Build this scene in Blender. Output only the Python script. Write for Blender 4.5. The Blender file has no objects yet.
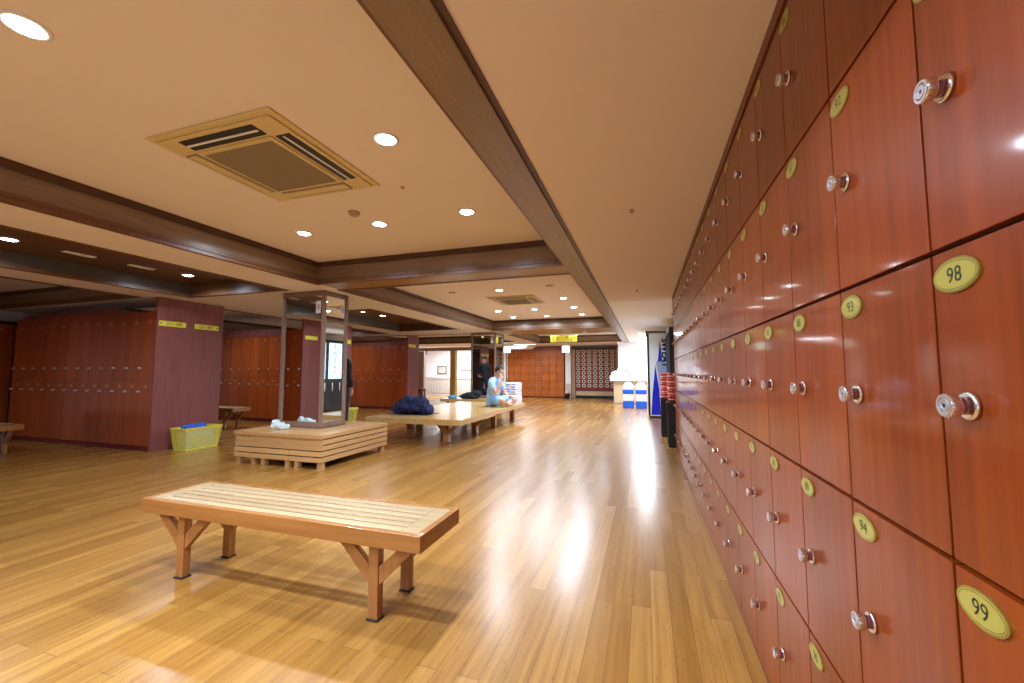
import bpy, bmesh, math, random
from mathutils import Vector, Matrix, noise
random.seed(7)
PI = math.pi
R = math.radians
COL = bpy.context.scene.collection
scene = bpy.context.scene

# ------------------------------------------------------------------ materials
def new_mat(name):
    m = bpy.data.materials.new(name); m.use_nodes = True
    nt = m.node_tree; b = nt.nodes['Principled BSDF']
    return m, nt, b

def plain(name, col, rough=.5, metal=0, bump=0, bscale=60, coat=0, emit=0, var=.06):
    m, nt, b = new_mat(name)
    b.inputs['Roughness'].default_value = rough
    b.inputs['Metallic'].default_value = metal
    b.inputs['Coat Weight'].default_value = coat
    b.inputs['Coat Roughness'].default_value = .08
    geo = nt.nodes.new('ShaderNodeNewGeometry')
    n = nt.nodes.new('ShaderNodeTexNoise'); n.inputs['Scale'].default_value = bscale
    n.inputs['Detail'].default_value = 4
    nt.links.new(geo.outputs['Position'], n.inputs['Vector'])
    r = nt.nodes.new('ShaderNodeValToRGB')
    r.color_ramp.elements[0].color = [c * (1 - var) for c in col] + [1]
    r.color_ramp.elements[1].color = [min(1, c * (1 + var)) for c in col] + [1]
    nt.links.new(n.outputs['Fac'], r.inputs['Fac'])
    nt.links.new(r.outputs['Color'], b.inputs['Base Color'])
    if bump:
        bp = nt.nodes.new('ShaderNodeBump'); bp.inputs['Strength'].default_value = bump
        bp.inputs['Distance'].default_value = .01
        nt.links.new(n.outputs['Fac'], bp.inputs['Height']); nt.links.new(bp.outputs['Normal'], b.inputs['Normal'])
    if emit:
        b.inputs['Emission Color'].default_value = list(col) + [1]
        b.inputs['Emission Strength'].default_value = emit
    return m

def wood(name, c0, c1, axis='Z', rough=.3, scale=14, stretch=.06, coat=0, spec=.5, c2=None, objvar=0, croug=.08):
    """grain along the given world axis"""
    m, nt, b = new_mat(name)
    N, L = nt.nodes, nt.links
    b.inputs['Roughness'].default_value = rough
    b.inputs['Coat Weight'].default_value = coat
    b.inputs['Coat Roughness'].default_value = croug
    b.inputs['Specular IOR Level'].default_value = spec
    geo = N.new('ShaderNodeNewGeometry')
    mp = N.new('ShaderNodeMapping')
    s = [1, 1, 1]; s['XYZ'.index(axis)] = stretch
    mp.inputs['Scale'].default_value = s
    L.new(geo.outputs['Position'], mp.inputs['Vector'])
    n1 = N.new('ShaderNodeTexNoise'); n1.inputs['Scale'].default_value = scale * 4
    n1.inputs['Detail'].default_value = 3; n1.inputs['Distortion'].default_value = .1
    n2 = N.new('ShaderNodeTexNoise'); n2.inputs['Scale'].default_value = scale * .6
    n2.inputs['Detail'].default_value = 2
    L.new(mp.outputs['Vector'], n1.inputs['Vector']); L.new(mp.outputs['Vector'], n2.inputs['Vector'])
    mx = N.new('ShaderNodeMath'); mx.operation = 'MULTIPLY_ADD'; mx.inputs[1].default_value = .55
    hf = N.new('ShaderNodeMath'); hf.operation = 'MULTIPLY'; hf.inputs[1].default_value = .45
    L.new(n1.outputs['Fac'], mx.inputs[0]); L.new(n2.outputs['Fac'], hf.inputs[0]); L.new(hf.outputs[0], mx.inputs[2])
    r = N.new('ShaderNodeValToRGB')
    r.color_ramp.elements[0].position = .33; r.color_ramp.elements[1].position = .66
    r.color_ramp.elements[0].color = list(c0) + [1]; r.color_ramp.elements[1].color = list(c1) + [1]
    L.new(mx.outputs[0], r.inputs['Fac'])
    out = r.outputs['Color']
    if objvar:
        oi = N.new('ShaderNodeObjectInfo')
        hsv = N.new('ShaderNodeHueSaturation')
        mr = N.new('ShaderNodeMapRange'); mr.inputs['To Min'].default_value = 1 - objvar; mr.inputs['To Max'].default_value = 1 + objvar
        L.new(oi.outputs['Random'], mr.inputs['Value']); L.new(mr.outputs['Result'], hsv.inputs['Value'])
        L.new(out, hsv.inputs['Color']); out = hsv.outputs['Color']
    L.new(out, b.inputs['Base Color'])
    return m

def floor_mat():
    m, nt, b = new_mat('bamboo_floor')
    N, L = nt.nodes, nt.links
    geo = N.new('ShaderNodeNewGeometry')
    mp = N.new('ShaderNodeMapping'); mp.inputs['Rotation'].default_value = (0, 0, R(90))
    L.new(geo.outputs['Position'], mp.inputs['Vector'])
    def brick(w, h, c1, c2, mort):
        br = N.new('ShaderNodeTexBrick'); br.offset = .37; br.squash = 1
        br.inputs['Scale'].default_value = 1; br.inputs['Brick Width'].default_value = w
        br.inputs['Row Height'].default_value = h; br.inputs['Mortar Size'].default_value = mort
        br.inputs['Mortar Smooth'].default_value = .1
        br.inputs['Color1'].default_value = c1; br.inputs['Color2'].default_value = c2
        br.inputs['Mortar'].default_value = (.17, .085, .025, 1)
        L.new(mp.outputs['Vector'], br.inputs['Vector']); return br
    b1 = brick(1.1, .088, (.46, .245, .056, 1), (.345, .168, .034, 1), .0011)
    b2 = brick(1.1, .0176, (1, 1, 1, 1), (.80, .76, .70, 1), 0)
    mp2 = N.new('ShaderNodeMapping'); mp2.inputs['Scale'].default_value = (1, .05, 1)
    L.new(geo.outputs['Position'], mp2.inputs['Vector'])
    n = N.new('ShaderNodeTexNoise'); n.inputs['Scale'].default_value = 55; n.inputs['Detail'].default_value = 5
    L.new(mp2.outputs['Vector'], n.inputs['Vector'])
    rp = N.new('ShaderNodeValToRGB'); rp.color_ramp.elements[0].color = (.78, .74, .68, 1); rp.color_ramp.elements[1].color = (1.1, 1.1, 1.1, 1)
    rp.color_ramp.elements[0].position = .3; rp.color_ramp.elements[1].position = .7
    L.new(n.outputs['Fac'], rp.inputs['Fac'])
    # bamboo nodes: short dark ticks
    mp3 = N.new('ShaderNodeMapping'); mp3.inputs['Scale'].default_value = (55, 9, 1)
    L.new(geo.outputs['Position'], mp3.inputs['Vector'])
    vo = N.new('ShaderNodeTexVoronoi'); vo.inputs['Scale'].default_value = 1
    L.new(mp3.outputs['Vector'], vo.inputs['Vector'])
    rv = N.new('ShaderNodeValToRGB'); rv.color_ramp.elements[0].color = (.50, .42, .34, 1); rv.color_ramp.elements[1].color = (1, 1, 1, 1)
    rv.color_ramp.elements[0].position = .05; rv.color_ramp.elements[1].position = .16
    L.new(vo.outputs['Distance'], rv.inputs['Fac'])
    cur = b1.outputs['Color']
    for o in (b2.outputs['Color'], rp.outputs['Color'], rv.outputs['Color']):
        mx = N.new('ShaderNodeMix'); mx.data_type = 'RGBA'; mx.blend_type = 'MULTIPLY'
        mx.inputs['Factor'].default_value = .85
        L.new(cur, mx.inputs[6]); L.new(o, mx.inputs[7]); cur = mx.outputs[2]
    L.new(cur, b.inputs['Base Color'])
    # roughness varies a little from board to board
    bw = N.new('ShaderNodeRGBToBW'); L.new(b1.outputs['Color'], bw.inputs['Color'])
    mr = N.new('ShaderNodeMapRange'); mr.inputs['From Min'].default_value = .15; mr.inputs['From Max'].default_value = .35
    mr.inputs['To Min'].default_value = .20; mr.inputs['To Max'].default_value = .34
    L.new(bw.outputs['Val'], mr.inputs['Value']); L.new(mr.outputs['Result'], b.inputs['Roughness'])
    b.inputs['Specular IOR Level'].default_value = .38
    b.inputs['Coat Weight'].default_value = .5; b.inputs['Coat Roughness'].default_value = .29
    bp = N.new('ShaderNodeBump'); bp.inputs['Strength'].default_value = .12; bp.inputs['Distance'].default_value = .002
    n4 = N.new('ShaderNodeTexNoise'); n4.inputs['Scale'].default_value = 5; L.new(mp2.outputs['Vector'], n4.inputs['Vector'])
    ad = N.new('ShaderNodeMath'); ad.operation = 'ADD'
    L.new(b1.outputs['Fac'], ad.inputs[0]); ad.inputs[1].default_value = 0
    L.new(n4.outputs['Fac'], ad.inputs[1])
    L.new(ad.outputs[0], bp.inputs['Height']); L.new(bp.outputs['Normal'], b.inputs['Normal'])
    return m

def emissive(name, col, s):
    m, nt, b = new_mat(name)
    b.inputs['Base Color'].default_value = list(col) + [1]
    b.inputs['Emission Color'].default_value = list(col) + [1]
    b.inputs['Emission Strength'].default_value = s
    return m

M = {}
M['floor'] = floor_mat()
M['plaster'] = plain('cream_ceiling_paper', (.82, .72, .64), .8, bscale=240, bump=.06, var=.04)
M['plaster_white'] = plain('white_ceiling', (.93, .93, .95), .7, bscale=200, var=.02)
M['wall'] = plain('white_wall', (.85, .85, .86), .6, bscale=90, var=.02)
M['door'] = wood('cherry_laminate', (.175, .026, .0035), (.305, .056, .006), 'Z', .35, 12, .035, coat=.42, objvar=.12, croug=.07, spec=.2)
M['doorfar'] = wood('cherry_laminate_satin', (.29, .050, .010), (.42, .088, .016), 'Z', .3, 12, .05, coat=.2, objvar=.10, croug=.15)
M['carcass'] = plain('dark_locker_edge', (.030, .010, .006), .5)
M['plinth'] = wood('plinth_wood', (.12, .025, .010), (.19, .04, .014), 'Y', .4)
M['purple'] = wood('plum_wood_panel', (.20, .060, .055), (.29, .095, .085), 'Z', .38, 9, .08, spec=.4)
M['beam'] = wood('taupe_beam_veneer_y', (.185, .120, .075), (.285, .195, .125), 'Y', .33, 9, .05, spec=.6)
M['beamx'] = wood('taupe_beam_veneer_x', (.185, .120, .075), (.285, .195, .125), 'X', .33, 9, .05, spec=.6)
M['gold'] = wood('golden_beam_veneer', (.26, .15, .055), (.36, .22, .09), 'X', .35, 9, .05)
M['trimw'] = wood('dark_cornice_wood', (.055, .020, .011), (.10, .038, .018), 'Y', .4, 12, .1)
M['trimlow'] = wood('brown_lower_molding', (.11, .048, .020), (.19, .085, .035), 'Y', .38, 12, .1)
M['slot'] = wood('slot_ceiling_wood', (.10, .045, .018), (.16, .075, .03), 'Y', .3, 6, .05)
M['greyfascia'] = plain('grey_fascia', (.10, .085, .07), .35)
M['pine'] = wood('varnished_pine', (.27, .105, .022), (.40, .175, .048), 'X', .28, 14, .05, coat=.3, objvar=.08, croug=.15)
M['pinetop'] = wood('worn_pine_slats', (.32, .225, .115), (.45, .335, .185), 'X', .34, 14, .05, coat=.1, objvar=.08, croug=.15)
M['pineleg'] = wood('pine_leg', (.29, .115, .030), (.42, .185, .058), 'Z', .3, 14, .06, coat=.3, croug=.15)
M['pale'] = wood('pale_pine', (.52, .30, .115), (.68, .43, .19), 'X', .32, 10, .06, coat=.15, objvar=.07)
M['paley'] = wood('pale_pine_y', (.52, .30, .115), (.68, .43, .19), 'Y', .32, 10, .06, coat=.15, objvar=.07)
M['yellowpine'] = wood('honey_table_top', (.50, .31, .10), (.66, .44, .18), 'Y', .28, 8, .05, coat=.25)
M['rubber'] = plain('rubber', (.02, .02, .025), .7)
M['shadowblue'] = plain('dark_blue_gap_shade', (.02, .02, .05), .6)
M['chrome'] = plain('chrome', (.80, .80, .84), .10, 1, var=.02)
M['lockbright'] = plain('glint_pale_lock_metal', (.60, .57, .55), .35, .4)  # pale base colour stands in for specular glints on the small locks
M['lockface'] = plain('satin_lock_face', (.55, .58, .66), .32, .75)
M['gem'] = plain('rosy_lock_core', (.25, .08, .09), .15, .6, coat=.5)
M['brass'] = plain('brass_rim', (.46, .40, .10), .25, .8)
M['plate'] = plain('yellow_plate', (.42, .38, .07), .3, .0, coat=.3)
M['ink'] = plain('black_ink', (.015, .018, .01), .5)
M['goldplate'] = plain('small_gold_plate', (.75, .60, .28), .3, .3)
M['mirror'] = plain('mirror_glass', (.86, .90, .90), .015, 1, var=0)
M['frame'] = wood('taupe_mirror_frame', (.20, .13, .10), (.29, .20, .15), 'Z', .35, 10, .08)
M['paper'] = plain('white_paper', (.8, .8, .8), .7)
M['acbody'] = plain('aged_cream_plastic', (.68, .55, .27), .45, bscale=8, var=.06)
M['acgrille'] = plain('grille_plastic', (.30, .235, .15), .5)
M['black'] = plain('black_plastic', (.012, .012, .014), .35)
M['yellow'] = plain('yellow_plastic', (.86, .80, .12), .35, coat=.2)
M['signyellow'] = plain('yellow_sign', (.85, .80, .08), .4)
M['bluecloth'] = plain('bright_blue_cloth', (.03, .12, .62), .8, bscale=80, bump=.3)
M['navy'] = plain('navy_cloth', (.010, .018, .085), .85, bscale=120, bump=.4, var=.4)
M['dark_cloth'] = plain('dark_cloth', (.012, .014, .028), .85, bscale=120, bump=.4, var=.3)
M['sky'] = plain('sky_blue_cloth', (.10, .42, .78), .8, bscale=60, bump=.2)
M['shirt'] = plain('pale_blue_cotton', (.36, .60, .86), .85, bscale=80, bump=.2)
M['shorts'] = plain('light_blue_shorts', (.25, .50, .80), .85, bscale=80, bump=.2)
M['white_cloth'] = plain('white_towel', (.86, .86, .9), .9, bscale=200, bump=.4, var=.03)
M['whiteblue'] = plain('pale_wrap', (.68, .80, .84), .5, bscale=20, var=.12)
M['skin'] = plain('skin', (.62, .34, .23), .5)
M['hair'] = plain('black_hair', (.012, .010, .010), .9, bscale=300, bump=.5)
M['white'] = plain('white_plastic', (.86, .87, .88), .35, coat=.2)
M['marble'] = plain('white_counter', (.82, .80, .76), .3, bscale=9, var=.06)
M['beige'] = wood('beige_counter_side', (.50, .40, .25), (.60, .49, .32), 'Z', .5)
M['blue'] = plain('blue_plastic', (.01, .13, .75), .35)
M['deepblue'] = plain('deep_blue_print', (.01, .02, .62), .35)
M['bluegrey'] = plain('grey_blue_print_and_fold_shade', (.36, .45, .72), .35)
M['paleprint'] = plain('pale_blue_print', (.84, .92, 1.0), .3)
M['litpanel'] = emissive('lit_fridge_panel', (.55, .78, 1.0), 1.6)
M['red'] = plain('red_tub', (.75, .05, .03), .35, coat=.3)
M['redpale'] = plain('pale_tub_lid', (.85, .60, .55), .35)
M['maroon'] = plain('maroon', (.17, .02, .025), .5)
M['wainscot'] = wood('grey_wainscot', (.52, .47, .42), (.62, .57, .51), 'Z', .5)
M['jamb'] = wood('rose_brown_jamb', (.30, .19, .15), (.38, .25, .20), 'Z', .45)
M['ochre'] = wood('ochre_post', (.50, .34, .09), (.62, .44, .15), 'Z', .4)
M['lamp'] = emissive('downlight_glow', (.82, .91, 1.0), 45)
M['lampwarm'] = emissive('warm_downlight_glow', (1.0, .75, .4), 9)
M['exit'] = emissive('pale_green_glow', (.62, 1.0, .85), 3.0)
M['tan'] = plain('tan_plastic', (.45, .32, .2), .5)
M['orange'] = wood('shoe_rack_wood', (.40, .105, .022), (.52, .155, .035), 'Z', .4, 10, .1, objvar=.12)
M['rack'] = wood('dark_shoe_rack_wood', (.25, .05, .014), (.36, .085, .022), 'Z', .4, 10, .1, objvar=.12)
M['track'] = plain('track_suit', (.012, .016, .026), .7, bscale=80, bump=.2)

# ------------------------------------------------------------------ mesh helpers
class MB:
    def __init__(s):
        s.bm = bmesh.new(); s.mats = []
    def mi(s, m):
        if m is None: return 0
        if m not in s.mats: s.mats.append(m)
        return s.mats.index(m)
    def _fin(s, vs, faces, m, smooth=False):
        k = s.mi(m)
        for f in faces:
            f.material_index = k; f.smooth = smooth
        return vs
    def box(s, x0, x1, y0, y1, z0, z1, m=None, bev=0, rot=None):
        r = bmesh.ops.create_cube(s.bm, size=1)
        vs = r['verts']
        for v in vs:
            v.co = Vector(((x0 + x1) / 2 + v.co.x * (x1 - x0), (y0 + y1) / 2 + v.co.y * (y1 - y0), (z0 + z1) / 2 + v.co.z * (z1 - z0)))
        if rot:
            c = Vector(((x0 + x1) / 2, (y0 + y1) / 2, (z0 + z1) / 2))
            for v in vs: v.co = rot @ (v.co - c) + c
        k = s.mi(m)
        fs = {f for v in vs for f in v.link_faces}
        for f in fs: f.material_index = k
        if bev:
            es = {e for v in vs for e in v.link_edges}
            rr = bmesh.ops.bevel(s.bm, geom=list(es), offset=bev, segments=2, affect='EDGES', profile=.6)
            for f in rr['faces']: f.material_index = k
        return s
    def prism(s, pts, d, m=None, n=None, smooth=False):
        """closed polygon pts (3D), extruded by vector d"""
        d = Vector(d)
        a = [s.bm.verts.new(Vector(p)) for p in pts]
        b = [s.bm.verts.new(Vector(p) + d) for p in pts]
        fs = [s.bm.faces.new(a), s.bm.faces.new(b[::-1])]
        for i in range(len(a)):
            j = (i + 1) % len(a)
            f = s.bm.faces.new((a[j], a[i], b[i], b[j])); f.smooth = smooth
            fs.append(f)
        k = s.mi(m)
        for f in fs: f.material_index = k
        return s
    def lathe(s, prof, c, axis='Z', m=None, n=24, smooth=True):
        """prof: list of (r, h) along the axis"""
        k = s.mi(m); c = Vector(c); rings = []
        for r, h in prof:
            ring = []
            for i in range(n):
                a = 2 * PI * i / n
                p = {'Z': (r * math.cos(a), r * math.sin(a), h), 'X': (h, r * math.cos(a), r * math.sin(a)), 'Y': (r * math.sin(a), h, r * math.cos(a))}[axis]
                ring.append(s.bm.verts.new(c + Vector(p)))
            rings.append(ring)
        for a, b in zip(rings, rings[1:]):
            for i in range(n):
                j = (i + 1) % n
                f = s.bm.faces.new((a[i], a[j], b[j], b[i])); f.material_index = k; f.smooth = smooth
        for ring in (rings[0][::-1], rings[-1]):
            f = s.bm.faces.new(ring); f.material_index = k
        return s
    def bar(s, p, q, w, t=None, m=None, up=(0, 0, 1)):
        p, q = Vector(p), Vector(q); t = t or w
        d = (q - p).normalized(); upv = Vector(up)
        if abs(d.dot(upv)) > .98: upv = Vector((1, 0, 0))
        a = d.cross(upv).normalized(); b = a.cross(d).normalized()
        a *= w / 2; b *= t / 2
        return s.prism([p - a - b, p + a - b, p + a + b, p - a + b], q - p, m)
    def ball(s, c, r, m=None, u=16, v=10, rot=None):
        k = s.mi(m)
        rr = bmesh.ops.create_uvsphere(s.bm, u_segments=u, v_segments=v, radius=1)
        sc = Vector(r) if hasattr(r, '__len__') else Vector((r, r, r))
        for q in rr['verts']:
            co = Vector((q.co.x * sc.x, q.co.y * sc.y, q.co.z * sc.z))
            if rot: co = rot @ co
            q.co = co + Vector(c)
            for f in q.link_faces: f.material_index = k; f.smooth = True
        return s
    def add_mesh(s, me, mat4=None, m=None, smooth=True):
        k = s.mi(m); mat4 = mat4 or Matrix.Identity(4)
        vs = [s.bm.verts.new(mat4 @ v.co) for v in me.vertices]
        for p in me.polygons:
            try:
                f = s.bm.faces.new([vs[i] for i in p.vertices]); f.material_index = k; f.smooth = smooth
            except ValueError: pass
        return s
    def mesh(s, name, mat=None, origin=(0, 0, 0), fix=True):
        if mat is not None and not s.mats: s.mats.append(mat)
        if fix: bmesh.ops.recalc_face_normals(s.bm, faces=s.bm.faces)
        o = Vector(origin)
        if o.length:
            for v in s.bm.verts: v.co -= o
        me = bpy.data.meshes.new(name); s.bm.to_mesh(me); s.bm.free()
        for mm in s.mats: me.materials.append(mm)
        return me

def link(name, me, parent=None, loc=(0, 0, 0)):
    o = bpy.data.objects.new(name, me); COL.objects.link(o)
    o.location = loc
    if parent is not None: o.parent = parent
    return o
def root_of(o):
    while o.parent is not None: o = o.parent
    return o
def part(name, mb, mat, parent, world=False, label=None):
    org = (0, 0, 0)
    if world: org = root_of(parent).location
    o = link(name, mb.mesh(name, mat, org), parent)
    if label: o['label'] = label
    return o
def thing(name, label, cat, loc=(0, 0, 0), rz=0, group=None):
    o = bpy.data.objects.new(name, None); COL.objects.link(o)
    o.empty_display_size = .1
    o.location = loc; o.rotation_euler = (0, 0, rz)
    o['label'] = label; o['category'] = cat
    if group: o['group'] = group
    return o
def single(name, mb, mat, label, cat, base=(0, 0, 0), group=None):
    o = link(name, mb.mesh(name, mat, base), None, base)
    o['label'] = label; o['category'] = cat
    if group: o['group'] = group
    return o
def struct(name, mb, mat=None):
    o = link(name, mb.mesh(name, mat)); o['kind'] = 'structure'; return o
def copy_tree(o, parent=None):
    c = o.copy(); COL.objects.link(c)
    if parent is not None: c.parent = parent
    for ch in list(o.children): copy_tree(ch, c)
    return c
def dup(o, label, loc, rz=None, group=None):
    c = copy_tree(o); c.location = loc; c['label'] = label
    if rz is not None: c.rotation_euler = (0, 0, rz)
    if group: c['group'] = group
    return c

# text as mesh
_glyph = {}
def text_mesh(txt, size=1.0, extrude=0.0):
    key = (txt, size, extrude)
    if key in _glyph: return _glyph[key]
    cu = bpy.data.curves.new('lettering', 'FONT'); cu.body = txt; cu.size = size
    cu.align_x = 'CENTER'; cu.align_y = 'CENTER'; cu.extrude = extrude; cu.resolution_u = 4
    ob = bpy.data.objects.new('lettering', cu); COL.objects.link(ob)
    dg = bpy.context.evaluated_depsgraph_get()
    me = bpy.data.meshes.new_from_object(ob.evaluated_get(dg))
    bpy.data.objects.remove(ob); bpy.data.curves.remove(cu)
    _glyph[key] = me
    return me
def basis(px, py, pz, origin):
    """matrix mapping text x,y,z to world vectors px,py,pz"""
    m = Matrix((Vector(px), Vector(py), Vector(pz))).transposed().to_4x4(); m.translation = Vector(origin); return m

def evaluated(ob):
    dg = bpy.context.evaluated_depsgraph_get()
    me = bpy.data.meshes.new_from_object(ob.evaluated_get(dg))
    bpy.data.objects.remove(ob); return me
def skinned(chains, sub=2):
    """closed tapered limbs: dense overlapping ellipsoids along every chain, to be fused by remeshed()"""
    V, Fc = [], []
    def sphere(c, r, u, v):
        b0 = len(V); V.append((c[0], c[1], c[2] + r[2]))
        for i in range(1, v):
            ph = PI * i / v
            for j in range(u):
                th = 2 * PI * j / u
                V.append((c[0] + r[0] * math.sin(ph) * math.cos(th), c[1] + r[1] * math.sin(ph) * math.sin(th), c[2] + r[2] * math.cos(ph)))
        V.append((c[0], c[1], c[2] - r[2])); e0 = len(V) - 1
        for j in range(u):
            k = (j + 1) % u
            Fc.append((b0, b0 + 1 + j, b0 + 1 + k))
            for i in range(v - 2):
                p = b0 + 1 + i * u; q = p + u
                Fc.append((p + j, q + j, q + k, p + k))
            p = b0 + 1 + (v - 2) * u
            Fc.append((e0, p + k, p + j))
    for ch in chains:
        for a, b in zip(ch, ch[1:]):
            ra = a[3] if hasattr(a[3], '__len__') else (a[3], a[3]); rb = b[3] if hasattr(b[3], '__len__') else (b[3], b[3])
            L = math.dist(a[:3], b[:3]); rm = min(min(ra), min(rb))
            n = max(2, int(L / (rm * .45)) + 1)
            for k in range(n + 1):
                f = k / n
                c = [a[i] + (b[i] - a[i]) * f for i in range(3)]
                w_, d_ = ra[0] + (rb[0] - ra[0]) * f, ra[1] + (rb[1] - ra[1]) * f
                sphere(c, (d_, w_, min(w_, d_)), 12 if rm < .02 else 18, 8 if rm < .02 else 12)
    me = bpy.data.meshes.new('limbs'); me.from_pydata(V, [], Fc); me.update(); return me
def remeshed(mb, vox=.01, smooth=4):
    me = mb.mesh('blob')
    ob = bpy.data.objects.new('blob', me); COL.objects.link(ob)
    md = ob.modifiers.new('r', 'REMESH'); md.mode = 'VOXEL'; md.voxel_size = vox; md.use_smooth_shade = True
    sm = ob.modifiers.new('m', 'SMOOTH'); sm.iterations = smooth; sm.factor = .5
    return evaluated(ob)

# ------------------------------------------------------------------ room shell
XR, XL, YB, YF = .95, -11.0, 18.3, -3.0
ZU, ZC, ZS = 2.24, 2.50, 2.42
struct('floor', MB().box(XL - .1, XR + .1, YF - .1, YB + .1, -.06, 0), M['floor'])
struct('wall_right', MB().box(XR, XR + .1, YF, YB, 0, 2.7), M['wall'])
struct('wall_left', MB().box(XL - .1, XL, YF, YB, 0, 2.7), M['wall'])
struct('wall_back', MB().box(XL, XR, YB, YB + .1, 0, 2.7), M['wall'])
struct('wall_front', MB().box(XL, XR, YF - .1, YF, 0, 2.7), M['wall'])
struct('wall_alcove', MB().box(-.97, XR, 16.0, YB, 0, 2.24), M['wall'])

coffers = [  # x0,x1,y0,y1,ztop,kind
    (-3.88, -.76, -2.2, 4.10, ZC, 'c'), (-3.88, -.76, 4.50, 10.35, ZC, 'c'), (-3.88, -.76, 11.7, 15.5, ZC, 'c'),
    (-6.35, -4.60, -2.2, 4.25, ZS, 's'), (-6.35, -4.60, 6.10, 9.70, ZS, 's'),
    (-10.6, -7.05, -2.2, 4.0, ZC, 'c'), (-10.6, -7.05, 4.7, 10.2, ZC, 'c'), (-9.6, -4.6, 11.0, 14.6, ZC, 'c')]
xs = sorted({XL, XR, -.56, *[c[0] for c in coffers], *[c[1] for c in coffers]})
ys = sorted({YF, YB, 6.6, *[c[2] for c in coffers], *[c[3] for c in coffers]})
under, white_u, tops, wtop = MB(), MB(), MB(), MB()
for i in range(len(xs) - 1):
    for j in range(len(ys) - 1):
        cx, cy = (xs[i] + xs[i + 1]) / 2, (ys[j] + ys[j + 1]) / 2
        c = next((c for c in coffers if c[0] < cx < c[1] and c[2] < cy < c[3]), None)
        if c:
            (tops if c[5] == 'c' else wtop).box(xs[i], xs[i + 1], ys[j], ys[j + 1], c[4], 2.7)
        else:
            (white_u if (cx > -.6 and cy > 6.6) else under).box(xs[i], xs[i + 1], ys[j], ys[j + 1], ZU, 2.7)
struct('ceiling', under, M['plaster'])
struct('ceiling_recess', tops, M['plaster'])
struct('ceiling_slot', wtop, M['slot'])
struct('ceiling_corridor', white_u, M['plaster_white'])  # ceiling past the end of the locker row, set whiter than the rest
tn = [0]
def trim(mb, mat=None):
    tn[0] += 1; return struct('trim_%d' % tn[0], mb, mat)
for (x0, x1, y0, y1, zt, kd) in coffers:
    mb = MB()
    fm = M['beam'] if kd == 'c' else M['greyfascia']
    fmx = M['beamx'] if kd == 'c' else M['slot']
    def ring(za, zb, t, m, mx, e=0):
        # ring standing t proud inside the opening; e = lip lying outside under the soffit
        mb.box(x0 - e, x0 + t, y0 - e, y1 + e, za, zb, m); mb.box(x1 - t, x1 + e, y0 - e, y1 + e, za, zb, m)
        mb.box(x0 + t, x1 - t, y0 - e, y0 + t, za, zb, mx); mb.box(x0 + t, x1 - t, y1 - t, y1 + e, za, zb, mx)
    if kd == 'c':
        ring(zt - .055, zt - .001, .045, M['trimw'], M['trimw'])
        ring(ZU + .05, zt - .055, .012, fm, fmx)
        ring(ZU + .022, ZU + .05, .028, M['trimlow'], M['trimlow'])
        ring(ZU - .012, ZU + .022, .018, M['trimlow'], M['trimlow'], .028)
    else:
        ring(ZU + .03, zt - .001, .012, fm, fmx)
        ring(ZU - .010, ZU + .03, .02, M['trimlow'], M['trimlow'], .05)
    trim(mb)
# the long beam beside the corridor, with its dark edge bead
trim(MB().box(-.76, -.57, YF, 16.2, ZU - .02, ZU + .02, M['beam'], bev=.004).box(-.57, -.545, YF, 16.2, ZU - .008, ZU + .02, M['trimw']))
# wooden undersides of the cross beams
for y0, y1 in ((4.13, 4.47), (10.38, 11.67)):
    trim(MB().box(-3.85, -.77, y0, y1, ZU - .006, ZU + .02), M['gold'])
# white cornice line over the back and the dark strip over the drinks machine
trim(MB().box(-1.0, XR, 15.94, 15.998, 2.17, 2.238), M['plaster_white'])
trim(MB().box(.02, XR, 11.75, 11.85, 2.10, 2.238), M['greyfascia'])
# pale boxed duct under the ceiling by the back lockers
trim(MB().prism([(-5.9, 16.2, 2.238), (-4.5, 16.2, 2.238), (-4.7, 16.2, 2.10), (-5.9, 16.2, 2.07)], (0, 1.2, 0)), M['plaster_white'])

# doorway partition at the back left
trim(MB().box(-9.62, -9.40, 15.8, 16.0, 0, 2.238, bev=.005), M['white'])
trim(MB().box(-9.38, -9.12, 15.82, 15.98, 0, 2.0, M['jamb']).box(-9.38, -6.2, 15.82, 15.98, 2.02, 2.15, M['jamb'], bev=.004))
trim(MB().box(-7.86, -7.62, 15.8, 16.0, 0, 2.02, bev=.006), M['ochre'])
mb = MB(); mb.box(XL, -6.0, YB - .03, YB - .001, .08, .76)
x = XL
while x < -6.02:
    mb.box(x, x + .012, YB - .036, YB - .03, .1, .74); x += .16
mb.box(XL, -6.0, YB - .06, YB - .001, .76, .86)
trim(mb, M['wainscot'])
# white posts either side of the back lockers; brown side posts of the shoe rack
trim(MB().box(-6.12, -5.99, 17.6, 17.8, 0, 2.238), M['white'])
trim(MB().box(-3.27, -3.04, 17.55, 17.8, .62, 2.238, M['white']).box(-3.28, -3.03, 17.54, 17.8, 0, .62, M['wainscot']))
trim(MB().box(-3.02, -2.86, 17.6, 17.9, 0, 2.10, bev=.005), M['jamb'])
trim(MB().box(-1.16, -.99, 17.6, 17.9, 0, 2.10, bev=.005), M['jamb'])
trim(MB().box(-3.02, -.99, 17.7, YB - .001, 2.12, 2.238), M['greyfascia'])
trim(MB().box(-6.0, -1.0, 17.995, 18.0, 0.0, 2.0).box(-6.0, -1.0, 18.0, YB - .01, 0, .02), M['wall'])

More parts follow.
